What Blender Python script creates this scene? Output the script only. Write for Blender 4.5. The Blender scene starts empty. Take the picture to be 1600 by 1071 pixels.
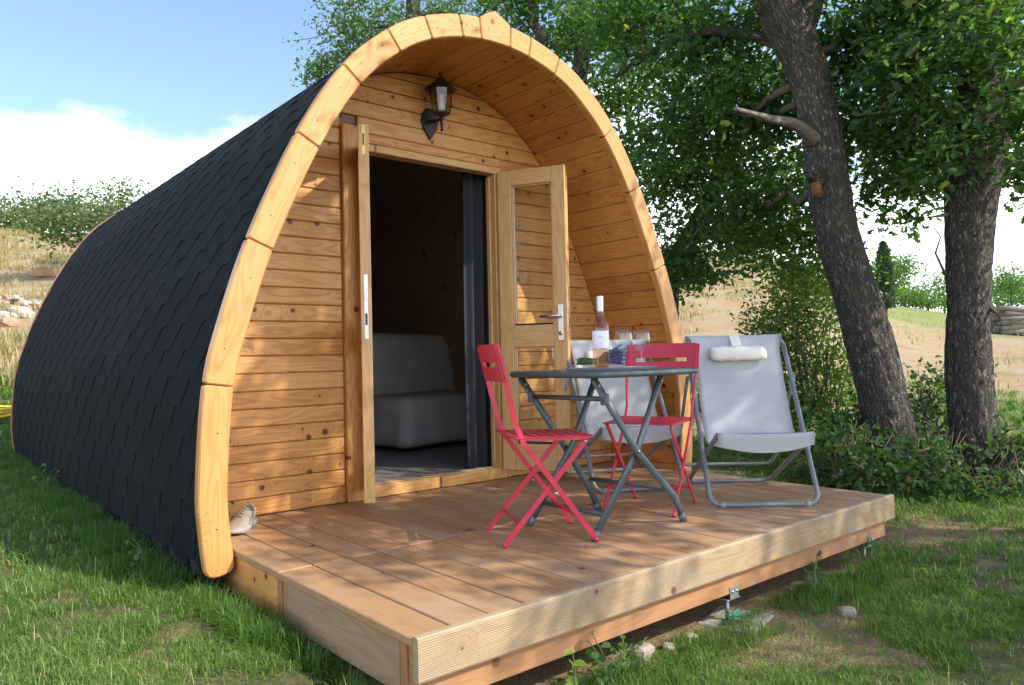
import bpy, math, random
import numpy as np
from mathutils import Vector, Matrix

R = math.radians
rng = np.random.default_rng(11)
random.seed(5)
sc = bpy.context.scene
COL = sc.collection

# ------------------------------------------------------------------ camera
CAM = np.array([-2.1703, -3.869, 0.7851])
AXR = np.array([0.765, -0.6435, -0.0224]); AXU = np.array([0.0035, -0.0305, 0.99953]); AXF = np.array([0.6440, 0.7648, 0.0201])
for a in (AXR, AXU, AXF): a /= np.linalg.norm(a)
FPX = 1179.9
cam = bpy.data.cameras.new('camera'); cam.sensor_width = 36; cam.lens = 36 * FPX / 1600
cam.clip_start = 0.05; cam.clip_end = 6000
cob = bpy.data.objects.new('camera', cam); COL.objects.link(cob)
M = Matrix.Identity(4)
for i in range(3):
    M[i][0] = AXR[i]; M[i][1] = AXU[i]; M[i][2] = -AXF[i]; M[i][3] = CAM[i]
cob.matrix_world = M
sc.camera = cob

# ------------------------------------------------------------------ sky, sun, exposure
SUN_EL = R(42); SH = np.array([0.47, -0.883]); SH /= np.linalg.norm(SH)
SUN = np.array([SH[0] * math.cos(SUN_EL), SH[1] * math.cos(SUN_EL), math.sin(SUN_EL)])
world = bpy.data.worlds.new('World'); sc.world = world; world.use_nodes = True
wn = world.node_tree; wn.nodes.clear()
def wnode(t, **k):
    n = wn.nodes.new(t)
    for a, b in k.items(): setattr(n, a, b)
    return n
sky = wnode('ShaderNodeTexSky', sky_type='NISHITA', sun_disc=False, sun_elevation=SUN_EL,
            sun_rotation=math.atan2(SUN[0], SUN[1]), altitude=200, air_density=1.0, dust_density=1.3, ozone_density=1.3)
tc = wnode('ShaderNodeTexCoord')
mp = wnode('ShaderNodeMapping'); mp.inputs['Scale'].default_value = (1, 1, 2.6); mp.inputs['Location'].default_value = (0.35, 0.1, 0.0)
n1 = wnode('ShaderNodeTexNoise'); n1.inputs['Scale'].default_value = 3.4; n1.inputs['Detail'].default_value = 9; n1.inputs['Roughness'].default_value = 0.56
sep = wnode('ShaderNodeSeparateXYZ')
bank = wnode('ShaderNodeMapRange'); bank.inputs['From Min'].default_value = 0.10; bank.inputs['From Max'].default_value = 0.38
bank.inputs['To Min'].default_value = 0.46; bank.inputs['To Max'].default_value = -0.05
add = wnode('ShaderNodeMath', operation='ADD')
rmp = wnode('ShaderNodeMapRange', interpolation_type='SMOOTHSTEP'); rmp.inputs['From Min'].default_value = 0.53; rmp.inputs['From Max'].default_value = 0.82
mix = wnode('ShaderNodeMix', data_type='RGBA')
mix.inputs['B'].default_value = (10.5, 10.8, 11.3, 1)
bg = wnode('ShaderNodeBackground'); bg.inputs['Strength'].default_value = 0.15
wo = wnode('ShaderNodeOutputWorld')
L = wn.links.new
L(tc.outputs['Generated'], mp.inputs['Vector']); L(mp.outputs[0], n1.inputs['Vector'])
L(tc.outputs['Generated'], sep.inputs[0]); L(sep.outputs['Z'], bank.inputs['Value'])
L(n1.outputs['Fac'], add.inputs[0]); L(bank.outputs[0], add.inputs[1]); L(add.outputs[0], rmp.inputs['Value'])
L(rmp.outputs[0], mix.inputs['Factor']); L(sky.outputs[0], mix.inputs['A']); L(mix.outputs['Result'], bg.inputs['Color']); L(bg.outputs[0], wo.inputs[0])

sl = bpy.data.lights.new('sun', 'SUN'); sl.energy = 3.3; sl.angle = R(0.53); sl.color = (1.0, 0.93, 0.82)
so = bpy.data.objects.new('sun', sl); COL.objects.link(so)
so.rotation_euler = Vector((SUN[0], SUN[1], SUN[2])).to_track_quat('Z', 'Y').to_euler()
sc.view_settings.view_transform = 'Standard'; sc.view_settings.look = 'None'; sc.view_settings.gamma = 1
sc.view_settings.use_curve_mapping = False
sc.view_settings.exposure = 1.03
sc.render.engine = 'CYCLES'
sc.cycles.use_denoising = True
sc.cycles.max_bounces = 10; sc.cycles.transparent_max_bounces = 16; sc.cycles.transmission_bounces = 8
sc.cycles.diffuse_bounces = 5; sc.cycles.caustics_reflective = False; sc.cycles.caustics_refractive = False
sc.cycles.sample_clamp_indirect = 8

# ------------------------------------------------------------------ materials
MAT = {}
def mat(name, color=(.5, .5, .5), rough=.6, metal=0.0, spec=.5):
    m = bpy.data.materials.new(name); m.use_nodes = True; MAT[name] = m
    b = m.node_tree.nodes['Principled BSDF']
    b.inputs['Base Color'].default_value = (*color, 1); b.inputs['Roughness'].default_value = rough
    b.inputs['Metallic'].default_value = metal; b.inputs['Specular IOR Level'].default_value = spec
    return m, m.node_tree, b
class N:
    def __init__(s, nt): s.nt = nt
    def __call__(s, t, ins=None, **k):
        n = s.nt.nodes.new(t)
        for a, b in k.items(): setattr(n, a, b)
        for a, v in (ins or {}).items():
            if isinstance(v, bpy.types.NodeSocket): s.nt.links.new(v, n.inputs[a])
            else: n.inputs[a].default_value = v
        return n
    def math(s, op, a, b=0.0, c=None):
        d = {0: a, 1: b}
        if c is not None: d[2] = c
        return s('ShaderNodeMath', d, operation=op).outputs[0]
    def rng(s, v, a, b, c=0.0, d=1.0, smooth=False):
        return s('ShaderNodeMapRange', {'Value': v, 'From Min': a, 'From Max': b, 'To Min': c, 'To Max': d},
                 interpolation_type='SMOOTHSTEP' if smooth else 'LINEAR').outputs[0]
    def mixc(s, f, a, b, mode='MIX'):
        n = s.nt.nodes.new('ShaderNodeMix'); n.data_type = 'RGBA'; n.blend_type = mode
        for k, v in (('Factor', f), ('A', a), ('B', b)):
            if isinstance(v, bpy.types.NodeSocket): s.nt.links.new(v, n.inputs[k])
            elif k == 'Factor': n.inputs[k].default_value = v
            else: n.inputs[k].default_value = (*v, 1)
        return n.outputs['Result']
    def link(s, a, b): s.nt.links.new(a, b)

def wood(name, light, dark, knot, rough=.5, knot_keep=.45, streak=.5, bump=.12, tint=.25, knot_scale=5.0, grey=None):
    """grain follows the attribute wp = (along, across, through) in metres, shifted per piece"""
    m, nt, b = mat(name, light, rough); n = N(nt)
    at = n('ShaderNodeAttribute', attribute_name='wp').outputs['Vector']
    rnd = n('ShaderNodeAttribute', attribute_name='wr').outputs['Fac']
    sp = n('ShaderNodeSeparateXYZ', {0: at})
    v2 = n('ShaderNodeCombineXYZ', {0: sp.outputs[0], 1: sp.outputs[1], 2: rnd}).outputs[0]
    vor = n('ShaderNodeTexVoronoi', {'Vector': v2, 'Scale': knot_scale, 'Randomness': 1.0}, voronoi_dimensions='2D')
    kd = n.math('DIVIDE', vor.outputs['Distance'], knot_scale)
    keep = n.math('LESS_THAN', n('ShaderNodeSeparateColor', {0: vor.outputs['Color']}).outputs[0], knot_keep)
    size = n.math('MULTIPLY_ADD', n('ShaderNodeSeparateColor', {0: vor.outputs['Color']}).outputs[1], .015, .006)
    kn = n.math('MULTIPLY', keep, n.rng(n.math('DIVIDE', kd, size), .55, 1.15, 1, 0, True))
    halo = n.math('MULTIPLY', keep, n.rng(kd, .0, .075, 1, 0, True))
    # ring figure: slow noise along the board, warped around the knots
    sv = n('ShaderNodeVectorMath', {0: at, 1: (1.1, 7.0, 7.0)}, operation='MULTIPLY').outputs[0]
    w1 = n('ShaderNodeTexNoise', {'Vector': sv, 'Scale': 1.0, 'Detail': 2.0}).outputs['Fac']
    ph = n.math('ADD', n.math('MULTIPLY', w1, 9.0), n.math('MULTIPLY', halo, 2.2))
    ring = n.math('MULTIPLY_ADD', n.math('SINE', n.math('MULTIPLY', ph, 9.0)), .5, .5)
    ring = n.math('POWER', ring, 2.2)
    sv2 = n('ShaderNodeVectorMath', {0: at, 1: (6, 260, 260)}, operation='MULTIPLY').outputs[0]
    fib = n('ShaderNodeTexNoise', {'Vector': sv2, 'Scale': 1.0, 'Detail': 3.0, 'Roughness': .6}).outputs['Fac']
    sv3 = n('ShaderNodeVectorMath', {0: at, 1: (1.6, 11, 11)}, operation='MULTIPLY').outputs[0]
    blo = n('ShaderNodeTexNoise', {'Vector': sv3, 'Scale': 1.0, 'Detail': 4.0}).outputs['Fac']
    f = n.math('MULTIPLY', ring, streak)
    f = n.math('ADD', f, n.rng(fib, .35, .75, -.08, .16))
    f = n.math('ADD', f, n.rng(blo, .35, .7, -.12, .22))
    f = n.math('ADD', f, n.rng(rnd, 0, 1, -tint, tint))
    f = n('ShaderNodeClamp', {0: f}).outputs[0]
    c = n.mixc(f, light, dark)
    c = n.mixc(n.math('MULTIPLY', halo, .35), c, dark)
    if grey:
        g = n('ShaderNodeTexNoise', {'Vector': n('ShaderNodeVectorMath', {0: at, 1: (2.2, 5, 5)}, operation='MULTIPLY').outputs[0], 'Scale': 1.0, 'Detail': 5.0}).outputs['Fac']
        c = n.mixc(n.rng(g, .42, .7, 0, .75, True), c, grey)
    c = n.mixc(kn, c, knot)
    n.link(c, b.inputs['Base Color'])
    n.link(n.rng(f, 0, 1, rough - .06, rough + .12), b.inputs['Roughness'])
    hh = n.math('ADD', n.math('MULTIPLY', fib, .6), n.math('MULTIPLY', ring, .5))
    bp = n('ShaderNodeBump', {'Strength': bump, 'Distance': .004, 'Height': hh}).outputs[0]
    n.link(bp, b.inputs['Normal'])
    return m
wood('pine', (.62, .335, .110), (.43, .185, .046), (.115, .034, .012), rough=.42, knot_keep=.6, tint=.32, streak=.6)
wood('pine_arch', (.585, .300, .098), (.42, .180, .046), (.20, .07, .02), rough=.38, knot_keep=.2, knot_scale=3.6, tint=.2)
wood('pine_soffit', (.56, .265, .075), (.35, .128, .030), (.085, .022, .008), rough=.45, knot_keep=.7, tint=.34)
wood('door_pine', (.60, .365, .15), (.47, .25, .085), (.25, .1, .03), rough=.4, knot_keep=.06, tint=.12)
wood('deck_wood', (.36, .205, .100), (.240, .130, .062), (.11, .05, .025), rough=.62, knot_keep=.22, grey=(.36, .255, .165), bump=.25, tint=.3)
wood('fascia_wood', (.38, .275, .165), (.285, .195, .11), (.13, .075, .04), rough=.7, knot_keep=.25, grey=(.32, .255, .175), bump=.2)
wood('beam_wood', (.37, .185, .085), (.26, .115, .048), (.16, .06, .02), rough=.65, knot_keep=.15)
wood('side_wood', (.34, .225, .135), (.25, .155, .088), (.12, .06, .03), rough=.7, knot_keep=.2)
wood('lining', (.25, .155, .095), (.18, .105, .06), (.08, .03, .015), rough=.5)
wood('grey_log', (.24, .21, .175), (.14, .12, .10), (.1, .08, .06), rough=.9, knot_keep=.05)

m, nt, b = mat('shingle', (.030, .036, .042), .92, spec=.12); n = N(nt)
o = n('ShaderNodeTexCoord').outputs['Object']
g1 = n('ShaderNodeTexNoise', {'Vector': o, 'Scale': 420.0, 'Detail': 2.0}).outputs['Fac']
g2 = n('ShaderNodeTexNoise', {'Vector': o, 'Scale': 3.0, 'Detail': 5.0}).outputs['Fac']
oi = n('ShaderNodeAttribute', attribute_name='wr').outputs['Fac']
c = n.mixc(n.rng(g1, .3, .75), (.0050, .0090, .0115), (.0130, .0200, .0245))
c = n.mixc(n.rng(g2, .35, .75, 0, .4), c, (.0135, .0170, .0185))
g3 = n('ShaderNodeTexNoise', {'Vector': o, 'Scale': 1.1, 'Detail': 7.0, 'Roughness': .7}).outputs['Fac']
c = n.mixc(n.rng(g3, .48, .72, 0, .5), c, (.0270, .0310, .0310))
c = n.mixc(n.rng(oi, 0, 1, 0, .3), c, (.0055, .0080, .0100))
n.link(c, b.inputs['Base Color'])
n.link(n('ShaderNodeBump', {'Strength': .5, 'Distance': .003, 'Height': g1}).outputs[0], b.inputs['Normal'])
mat('underlay', (.012, .013, .014), .9)

def leafmat(name, dark, mid, light, brown=None, trans=.45, gloss=.28, rough=.45):
    m, nt, b = mat(name, mid, rough); n = N(nt)
    lc = n('ShaderNodeAttribute', attribute_name='lc').outputs['Fac']
    cr = n('ShaderNodeValToRGB', {0: lc}); e = cr.color_ramp.elements
    e[0].position = 0; e[0].color = (*dark, 1); e[1].position = 1; e[1].color = (*light, 1)
    k = cr.color_ramp.elements.new(.5); k.color = (*mid, 1)
    if brown:
        e[1].position = .9; k2 = cr.color_ramp.elements.new(.94); k2.color = (*brown, 1)
    n.link(cr.outputs[0], b.inputs['Base Color']); b.inputs['Specular IOR Level'].default_value = gloss
    tr = n('ShaderNodeBsdfTranslucent', {'Color': n.mixc(1.0, cr.outputs[0], (1.5, 1.75, .55), 'MULTIPLY')})
    mx = n('ShaderNodeMixShader', {0: trans, 1: b.outputs[0], 2: tr.outputs[0]})
    n.link(mx.outputs[0], nt.nodes['Material Output'].inputs[0])
    return m
leafmat('oak_leaf', (.045, .098, .045), (.098, .180, .066), (.25, .35, .09), brown=(.36, .32, .09), trans=.58)
leafmat('holm_leaf', (.055, .105, .045), (.095, .165, .065), (.17, .25, .10), trans=.45)
leafmat('shrub_leaf', (.090, .155, .045), (.165, .25, .070), (.30, .37, .11), brown=(.26, .19, .05))
leafmat('bramble_leaf', (.045, .090, .036), (.090, .155, .055), (.20, .26, .085), brown=(.32, .17, .08))
leafmat('far_leaf', (.085, .125, .065), (.125, .175, .09), (.18, .23, .12), trans=.35)
leafmat('far_green', (.085, .16, .055), (.125, .22, .075), (.18, .29, .10), trans=.4)
leafmat('cypress_leaf', (.030, .055, .030), (.050, .085, .04), (.08, .12, .05), trans=.2)
leafmat('grass_blade', (.060, .130, .026), (.150, .255, .058), (.36, .42, .17), brown=(.48, .40, .22), trans=.45, gloss=.35)
leafmat('dry_grass', (.13, .15, .06), (.36, .29, .15), (.50, .42, .25), trans=.3)
leafmat('weed_leaf', (.05, .12, .035), (.085, .18, .05), (.22, .33, .05), trans=.4)

def noisy(name, a, b_, scale, rough=.8, bump=.3, dist=.004, metal=0.0, spec=.5):
    m, nt, b = mat(name, a, rough, metal, spec); n = N(nt)
    o = n('ShaderNodeTexCoord').outputs['Object']
    f = n('ShaderNodeTexNoise', {'Vector': o, 'Scale': scale, 'Detail': 6.0, 'Roughness': .65}).outputs['Fac']
    n.link(n.mixc(n.rng(f, .3, .7), a, b_), b.inputs['Base Color'])
    if bump: n.link(n('ShaderNodeBump', {'Strength': bump, 'Distance': dist, 'Height': f}).outputs[0], b.inputs['Normal'])
    return m
m, nt, b = mat('bark', (.16, .135, .11), .95, spec=.15); n = N(nt)
o = n('ShaderNodeAttribute', attribute_name='wp').outputs['Vector']
dv = n('ShaderNodeTexNoise', {'Vector': o, 'Scale': 9.0, 'Detail': 3.0})
ov = n('ShaderNodeVectorMath', {0: o, 1: n('ShaderNodeVectorMath', {0: dv.outputs['Color'], 1: (.05, .05, .05)}, operation='MULTIPLY').outputs[0]}, operation='ADD').outputs[0]
ov2 = n('ShaderNodeVectorMath', {0: ov, 1: n('ShaderNodeVectorMath', {0: n('ShaderNodeTexNoise', {'Vector': o, 'Scale': 38.0, 'Detail': 4.0}).outputs['Color'], 1: (.022, .022, .06)}, operation='MULTIPLY').outputs[0]}, operation='ADD').outputs[0]
sv = n('ShaderNodeVectorMath', {0: ov2, 1: (44, 44, 6.0)}, operation='MULTIPLY').outputs[0]
rn = n('ShaderNodeTexNoise', {'Vector': sv, 'Scale': 1.15, 'Detail': 5.0, 'Roughness': .55}).outputs['Fac']
fis = n.rng(n.math('ABSOLUTE', n.math('SUBTRACT', rn, .5)), .0, .115, 0, 1, True)
sv2 = n('ShaderNodeVectorMath', {0: ov2, 1: (36, 36, 17)}, operation='MULTIPLY').outputs[0]
vo = n('ShaderNodeTexVoronoi', {'Vector': sv2, 'Scale': 1.0}, feature='DISTANCE_TO_EDGE').outputs['Distance']
pl = n.math('MULTIPLY', fis, n.rng(vo, .0, .14, .25, 1, True))
fi = n('ShaderNodeTexNoise', {'Vector': o, 'Scale': 120.0, 'Detail': 5.0, 'Roughness': .7}).outputs['Fac']
pt = n('ShaderNodeTexNoise', {'Vector': o, 'Scale': 3.5, 'Detail': 4.0}).outputs['Fac']
c = n.mixc(pl, (.055, .049, .043), (.245, .220, .190))
c = n.mixc(n.rng(fi, .4, .8, 0, .3), c, (.22, .20, .17))
c = n.mixc(n.rng(pt, .5, .72, 0, .5), c, (.115, .12, .085))
n.link(c, b.inputs['Base Color'])
hh = n.math('ADD', n.math('MULTIPLY', pl, 1.0), n.math('MULTIPLY', fi, .35))
n.link(n('ShaderNodeBump', {'Strength': .9, 'Distance': .028, 'Height': hh}).outputs[0], b.inputs['Normal'])
noisy('dead_wood', (.10, .085, .07), (.24, .205, .165), 30, rough=.9, bump=.8, dist=.01); noisy('cut_wood', (.11, .055, .022), (.26, .12, .04), 25, rough=.9, bump=.5); mat('twig', (.10, .08, .06), .95)

m, nt, b = mat('ground', (.2, .15, .1), .95, spec=.2); n = N(nt)
o = n('ShaderNodeTexCoord').outputs['Object']
dry = n('ShaderNodeAttribute', attribute_name='dry').outputs['Fac']
bare = n('ShaderNodeAttribute', attribute_name='bare').outputs['Fac']
f1 = n('ShaderNodeTexNoise', {'Vector': o, 'Scale': 55.0, 'Detail': 6.0, 'Roughness': .7}).outputs['Fac']
f2 = n('ShaderNodeTexNoise', {'Vector': o, 'Scale': 1.7, 'Detail': 7.0, 'Roughness': .6}).outputs['Fac']
f3 = n('ShaderNodeTexNoise', {'Vector': o, 'Scale': .35, 'Detail': 6.0, 'Roughness': .6}).outputs['Fac']
lawn = n.mixc(n.rng(f1, .3, .7), (.055, .078, .024), (.20, .165, .085))
soil = n.mixc(n.rng(f1, .3, .7), (.20, .125, .070), (.38, .27, .165))
lawn = n.mixc(n.rng(f2, .50, .62, 0, .85, True), lawn, soil)
dr = n.mixc(n.rng(f1, .3, .7), (.27, .215, .125), (.42, .345, .22))
dr = n.mixc(n.rng(f2, .45, .62, 0, .8, True), dr, (.36, .225, .125))
dr = n.mixc(n.rng(f3, .52, .66, 0, .75, True), dr, (.15, .17, .06))
fld = n('ShaderNodeAttribute', attribute_name='field').outputs['Fac']
dr = n.mixc(n.math('MULTIPLY', fld, n.rng(f2, .3, .65, 1, .6)), dr, (.17, .235, .062))
c = n.mixc(dry, lawn, dr)
c = n.mixc(bare, c, soil)
n.link(c, b.inputs['Base Color'])
n.link(n('ShaderNodeBump', {'Strength': .8, 'Distance': .03, 'Height': f1}).outputs[0], b.inputs['Normal'])

noisy('concrete', (.27, .235, .19), (.40, .36, .30), 60)
noisy('stone', (.24, .19, .145), (.40, .33, .27), 12); noisy('stone_red', (.33, .17, .10), (.48, .31, .21), 9); noisy('stone_white', (.34, .30, .25), (.50, .45, .39), 9)
noisy('red_paint', (.56, .026, .060), (.50, .032, .068), 30, rough=.42, bump=.03)
noisy('table_paint', (.060, .085, .100), (.075, .102, .118), 40, rough=.38, bump=.03)
noisy('frame_paint', (.155, .178, .20), (.18, .205, .23), 40, rough=.38, bump=0)
mat('steel', (.55, .55, .54), .35, 1.0); mat('dark_metal', (.03, .03, .032), .5, .0); mat('galv', (.30, .33, .34), .5, .7)
mat('black_iron', (.012, .013, .015), .42, 0, .5); mat('brass', (.55, .38, .12), .35, 1.0)
mat('rubber', (.02, .02, .022), .7); mat('grey_cap', (.22, .25, .27), .5)
m, nt, b = mat('sling', (.62, .64, .66), .75); n = N(nt)
o = n('ShaderNodeTexCoord').outputs['Object']
wv = n('ShaderNodeTexNoise', {'Vector': o, 'Scale': 900.0}).outputs['Fac']
n.link(n('ShaderNodeBump', {'Strength': .25, 'Distance': .001, 'Height': wv}).outputs[0], b.inputs['Normal'])
tr = n('ShaderNodeBsdfTranslucent', {'Color': (.78, .80, .80, 1)})
tp = n('ShaderNodeBsdfTransparent')
mx = n('ShaderNodeMixShader', {0: .42, 1: b.outputs[0], 2: tr.outputs[0]})
mx = n('ShaderNodeMixShader', {0: .06, 1: mx.outputs[0], 2: tp.outputs[0]})
n.link(mx.outputs[0], nt.nodes['Material Output'].inputs[0])
noisy('canvas', (.70, .67, .58), (.76, .73, .65), 300, rough=.85, bump=.2, dist=.001)
noisy('sofa_cloth', (.32, .305, .275), (.39, .37, .335), 8, rough=.9, bump=.5, dist=.02)
noisy('curtain_cloth', (.016, .019, .022), (.024, .028, .031), 20, rough=.85, bump=.1)
noisy('floor_laminate', (.16, .15, .145), (.23, .215, .21), 9, rough=.45, bump=0)
def thin_glass(name, tint=(1, 1, 1), refl=.9):
    m, nt, b = mat(name); n = N(nt); nt.nodes.remove(b)
    fc = n('ShaderNodeLayerWeight', {0: .5}).outputs['Facing']
    lw = n.math('MULTIPLY_ADD', n.math('POWER', fc, 3.5), .75, .045)
    gl = n('ShaderNodeBsdfGlossy', {'Color': (1, 1, 1, 1), 'Roughness': .01}); tp = n('ShaderNodeBsdfTransparent', {'Color': (*tint, 1)})
    mx = n('ShaderNodeMixShader', {0: n.math('MULTIPLY', lw, refl), 1: tp.outputs[0], 2: gl.outputs[0]})
    n.link(mx.outputs[0], nt.nodes['Material Output'].inputs[0])
thin_glass('pane_glass', (.93, .95, .94)); thin_glass('clear_glass', (.95, .97, .98), 1.0); thin_glass('bottle_glass', (.97, .96, .94), .9)
thin_glass('wine', (.93, .74, .62), .3); thin_glass('lamp_glass', (.75, .72, .66), 1.0)
mat('paper', (.78, .79, .84), .6); mat('ink', (.40, .42, .48), .7); mat('capsule', (.62, .63, .62), .35, .3); mat('bulb_white', (.75, .75, .72), .3)
mat('tray', (.42, .46, .54), .4); noisy('lavender', (.055, .055, .13), (.12, .11, .25), 200); mat('stem_green', (.10, .17, .06), .8)
noisy('shoe_mesh', (.27, .23, .175), (.36, .31, .24), 90, rough=.9); mat('shoe_grey', (.36, .37, .36), .8); mat('shoe_sole', (.33, .32, .29), .7); mat('lace', (.42, .36, .28), .8); mat('shoe_in', (.14, .11, .09), .9)
mat('hose_yellow', (.60, .42, .03), .45); mat('twine', (.05, .30, .18), .8)

# ------------------------------------------------------------------ helpers
def at(px, py, dep):
    return CAM + (AXF + AXR * (px - 800) / FPX - AXU * (py - 535.5) / FPX) * dep
def tag(o, label=None, cat=None, group=None, kind=None):
    if label: o['label'] = label
    if cat: o['category'] = cat
    if group: o['group'] = group
    if kind: o['kind'] = kind
    return o
def empty(name, loc=(0, 0, 0), rz=0, label=None, cat=None, group=None):
    o = bpy.data.objects.new(name, None); COL.objects.link(o); o.location = loc; o.rotation_euler = (0, 0, rz)
    o.empty_display_size = .1
    return tag(o, label, cat, group)
def link(name, me, parent=None):
    o = bpy.data.objects.new(name, me); COL.objects.link(o)
    if parent: o.parent = parent
    return o
class MB:
    def __init__(s): s.v = []; s.f = []; s.w = []; s.sm = []; s.r = []
    def add(s, V, F, W=None, smooth=False, r=None):
        k = len(s.v); s.v += [tuple(map(float, p)) for p in V]
        s.w += [tuple(map(float, p)) for p in (W if W is not None else V)]
        rr = random.random() if r is None else r
        s.r += [rr] * len(V)
        s.f += [tuple(i + k for i in q) for q in F]; s.sm += [smooth] * len(F)
        return s
    def box(s, a, b, ch=.003, grain=0, off=None, M=None, r=None):
        """chamfered box between corners a and b"""
        a = np.array(a, float); b = np.array(b, float); lo = np.minimum(a, b); hi = np.maximum(a, b)
        ch = min(ch, .45 * (hi - lo).min())
        V = []; idx = {}
        for i in (0, 1):
            for j in (0, 1):
                for k in (0, 1):
                    c = np.array([(lo, hi)[i][0], (lo, hi)[j][1], (lo, hi)[k][2]]); sg = np.array([1 - 2 * i, 1 - 2 * j, 1 - 2 * k])
                    for ax in range(3):
                        d = sg * ch; d = d.copy(); d[ax] = 0
                        idx[(i, j, k, ax)] = len(V); V.append(c + d)
        F = []
        q = ((0, 0), (1, 0), (1, 1), (0, 1))
        for s_ in (0, 1):
            fx = [idx[(s_, a_, b_, 0)] for a_, b_ in q]; fy = [idx[(a_, s_, b_, 1)] for a_, b_ in q]; fz = [idx[(a_, b_, s_, 2)] for a_, b_ in q]
            F += [fx if s_ else fx[::-1], fy[::-1] if s_ else fy, fz if s_ else fz[::-1]]
        for a_ in (0, 1):
            for b_ in (0, 1):
                F.append([idx[(0, a_, b_, 1)], idx[(1, a_, b_, 1)], idx[(1, a_, b_, 2)], idx[(0, a_, b_, 2)]])
                F.append([idx[(a_, 0, b_, 0)], idx[(a_, 1, b_, 0)], idx[(a_, 1, b_, 2)], idx[(a_, 0, b_, 2)]])
                F.append([idx[(a_, b_, 0, 0)], idx[(a_, b_, 1, 0)], idx[(a_, b_, 1, 1)], idx[(a_, b_, 0, 1)]])
        for i in (0, 1):
            for j in (0, 1):
                for k in (0, 1): F.append([idx[(i, j, k, 0)], idx[(i, j, k, 1)], idx[(i, j, k, 2)]])
        V = np.array(V)
        order = {0: (0, 1, 2), 1: (1, 0, 2), 2: (2, 0, 1), 3: (0, 2, 1), 4: (1, 2, 0), 5: (2, 1, 0)}[grain]
        W = V[:, order] + (np.array(off) if off is not None else rng.uniform(0, 60, 3))
        if M is not None: V = np.array([tuple(M @ Vector(p)) for p in V])
        return s.add(V, F, W, False, r)
    def prism(s, poly, y0, y1, ch=.003, W=None, plane='xz', r=None):
        """polygon (counter-clockwise seen from the front) extruded y0 -> y1 with the front edge chamfered"""
        P = np.array(poly, float); n = len(P)
        e = np.roll(P, -1, 0) - P; e /= np.maximum(np.linalg.norm(e, axis=1), 1e-9)[:, None]
        nr = np.stack([-e[:, 1], e[:, 0]], 1); pn = np.roll(nr, 1, 0); bi = nr + pn
        bi /= np.maximum((bi * nr).sum(1), .35)[:, None]
        I = P + bi * ch
        rings = [(I, y0), (P, y0 + math.copysign(ch, y1 - y0)), (P, y1)]
        V = []; WW = []
        off = rng.uniform(0, 60, 3)
        for q, y in rings:
            for k, p in enumerate(q):
                V.append((p[0], y, p[1]) if plane == 'xz' else ((y, p[0], p[1]) if plane == 'yz' else (p[0], p[1], y)))
                if W is not None: WW.append(np.array([W[k][0], W[k][1], y]) + off)
                else: WW.append(np.array([p[0], p[1], y]) + off)
        F = [list(range(n)), list(range(3 * n - 1, 2 * n - 1, -1))]
        for a in (0, 1):
            for k in range(n):
                k2 = (k + 1) % n; F.append([a * n + k, (a + 1) * n + k, (a + 1) * n + k2, a * n + k2])
        return s.add(V, F, WW, False, r)
    def tube(s, pts, rad, n=8, closed=False, flat=1.0, cap=True, smooth=True, twist=None):
        P = [Vector(p) for p in pts]; m = len(P)
        rad = [rad] * m if np.isscalar(rad) else list(rad)
        T = []
        for i in range(m):
            if closed: t = P[(i + 1) % m] - P[i - 1]
            else: t = P[min(i + 1, m - 1)] - P[max(i - 1, 0)]
            T.append(t.normalized() if t.length > 1e-9 else Vector((0, 0, 1)))
        u = twist.copy() if twist is not None else (Vector((0, 0, 1)) if abs(T[0].z) < .9 else Vector((1, 0, 0)))
        u = (u - T[0] * u.dot(T[0])).normalized()
        V = []; W = []; F = []; al = 0
        off = rng.uniform(0, 60, 3)
        for i in range(m):
            if i: al += (P[i] - P[i - 1]).length
            u = (u - T[i] * u.dot(T[i])).normalized(); w = T[i].cross(u)
            for k in range(n):
                a = 2 * math.pi * k / n
                V.append(P[i] + u * (math.cos(a) * rad[i]) + w * (math.sin(a) * rad[i] * flat))
                W.append(np.array([al, math.cos(a) * rad[i], math.sin(a) * rad[i]]) + off)
        mm = m if closed else m - 1
        for i in range(mm):
            j = (i + 1) % m
            for k in range(n):
                k2 = (k + 1) % n; F.append([i * n + k, i * n + k2, j * n + k2, j * n + k])
        if cap and not closed: F += [list(range(n))[::-1], [(m - 1) * n + k for k in range(n)]]
        return s.add(V, F, W, smooth)
    def lathe(s, prof, cx=0, cy=0, n=24, smooth=True, a0=0, a1=2 * math.pi):
        full = abs(a1 - a0 - 2 * math.pi) < 1e-6; st = n if full else n + 1
        V = []; F = []
        for (r, z) in prof:
            for k in range(st):
                a = a0 + (a1 - a0) * k / n; V.append((cx + r * math.cos(a), cy + r * math.sin(a), z))
        for i in range(len(prof) - 1):
            for k in range(n):
                k2 = (k + 1) % st
                F.append([i * st + k, i * st + k2, (i + 1) * st + k2, (i + 1) * st + k])
        return s.add(V, F, None, smooth)
    def build(s, name, material, parent=None, auto=True):
        me = bpy.data.meshes.new(name); me.from_pydata(s.v, [], s.f); me.materials.append(MAT[material])
        a = me.attributes.new('wp', 'FLOAT_VECTOR', 'POINT'); a.data.foreach_set('vector', np.array(s.w, np.float32).ravel())
        a = me.attributes.new('wr', 'FLOAT', 'POINT'); a.data.foreach_set('value', np.array(s.r, np.float32))
        me.polygons.foreach_set('use_smooth', s.sm); me.update()
        return link(name, me, parent)
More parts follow.
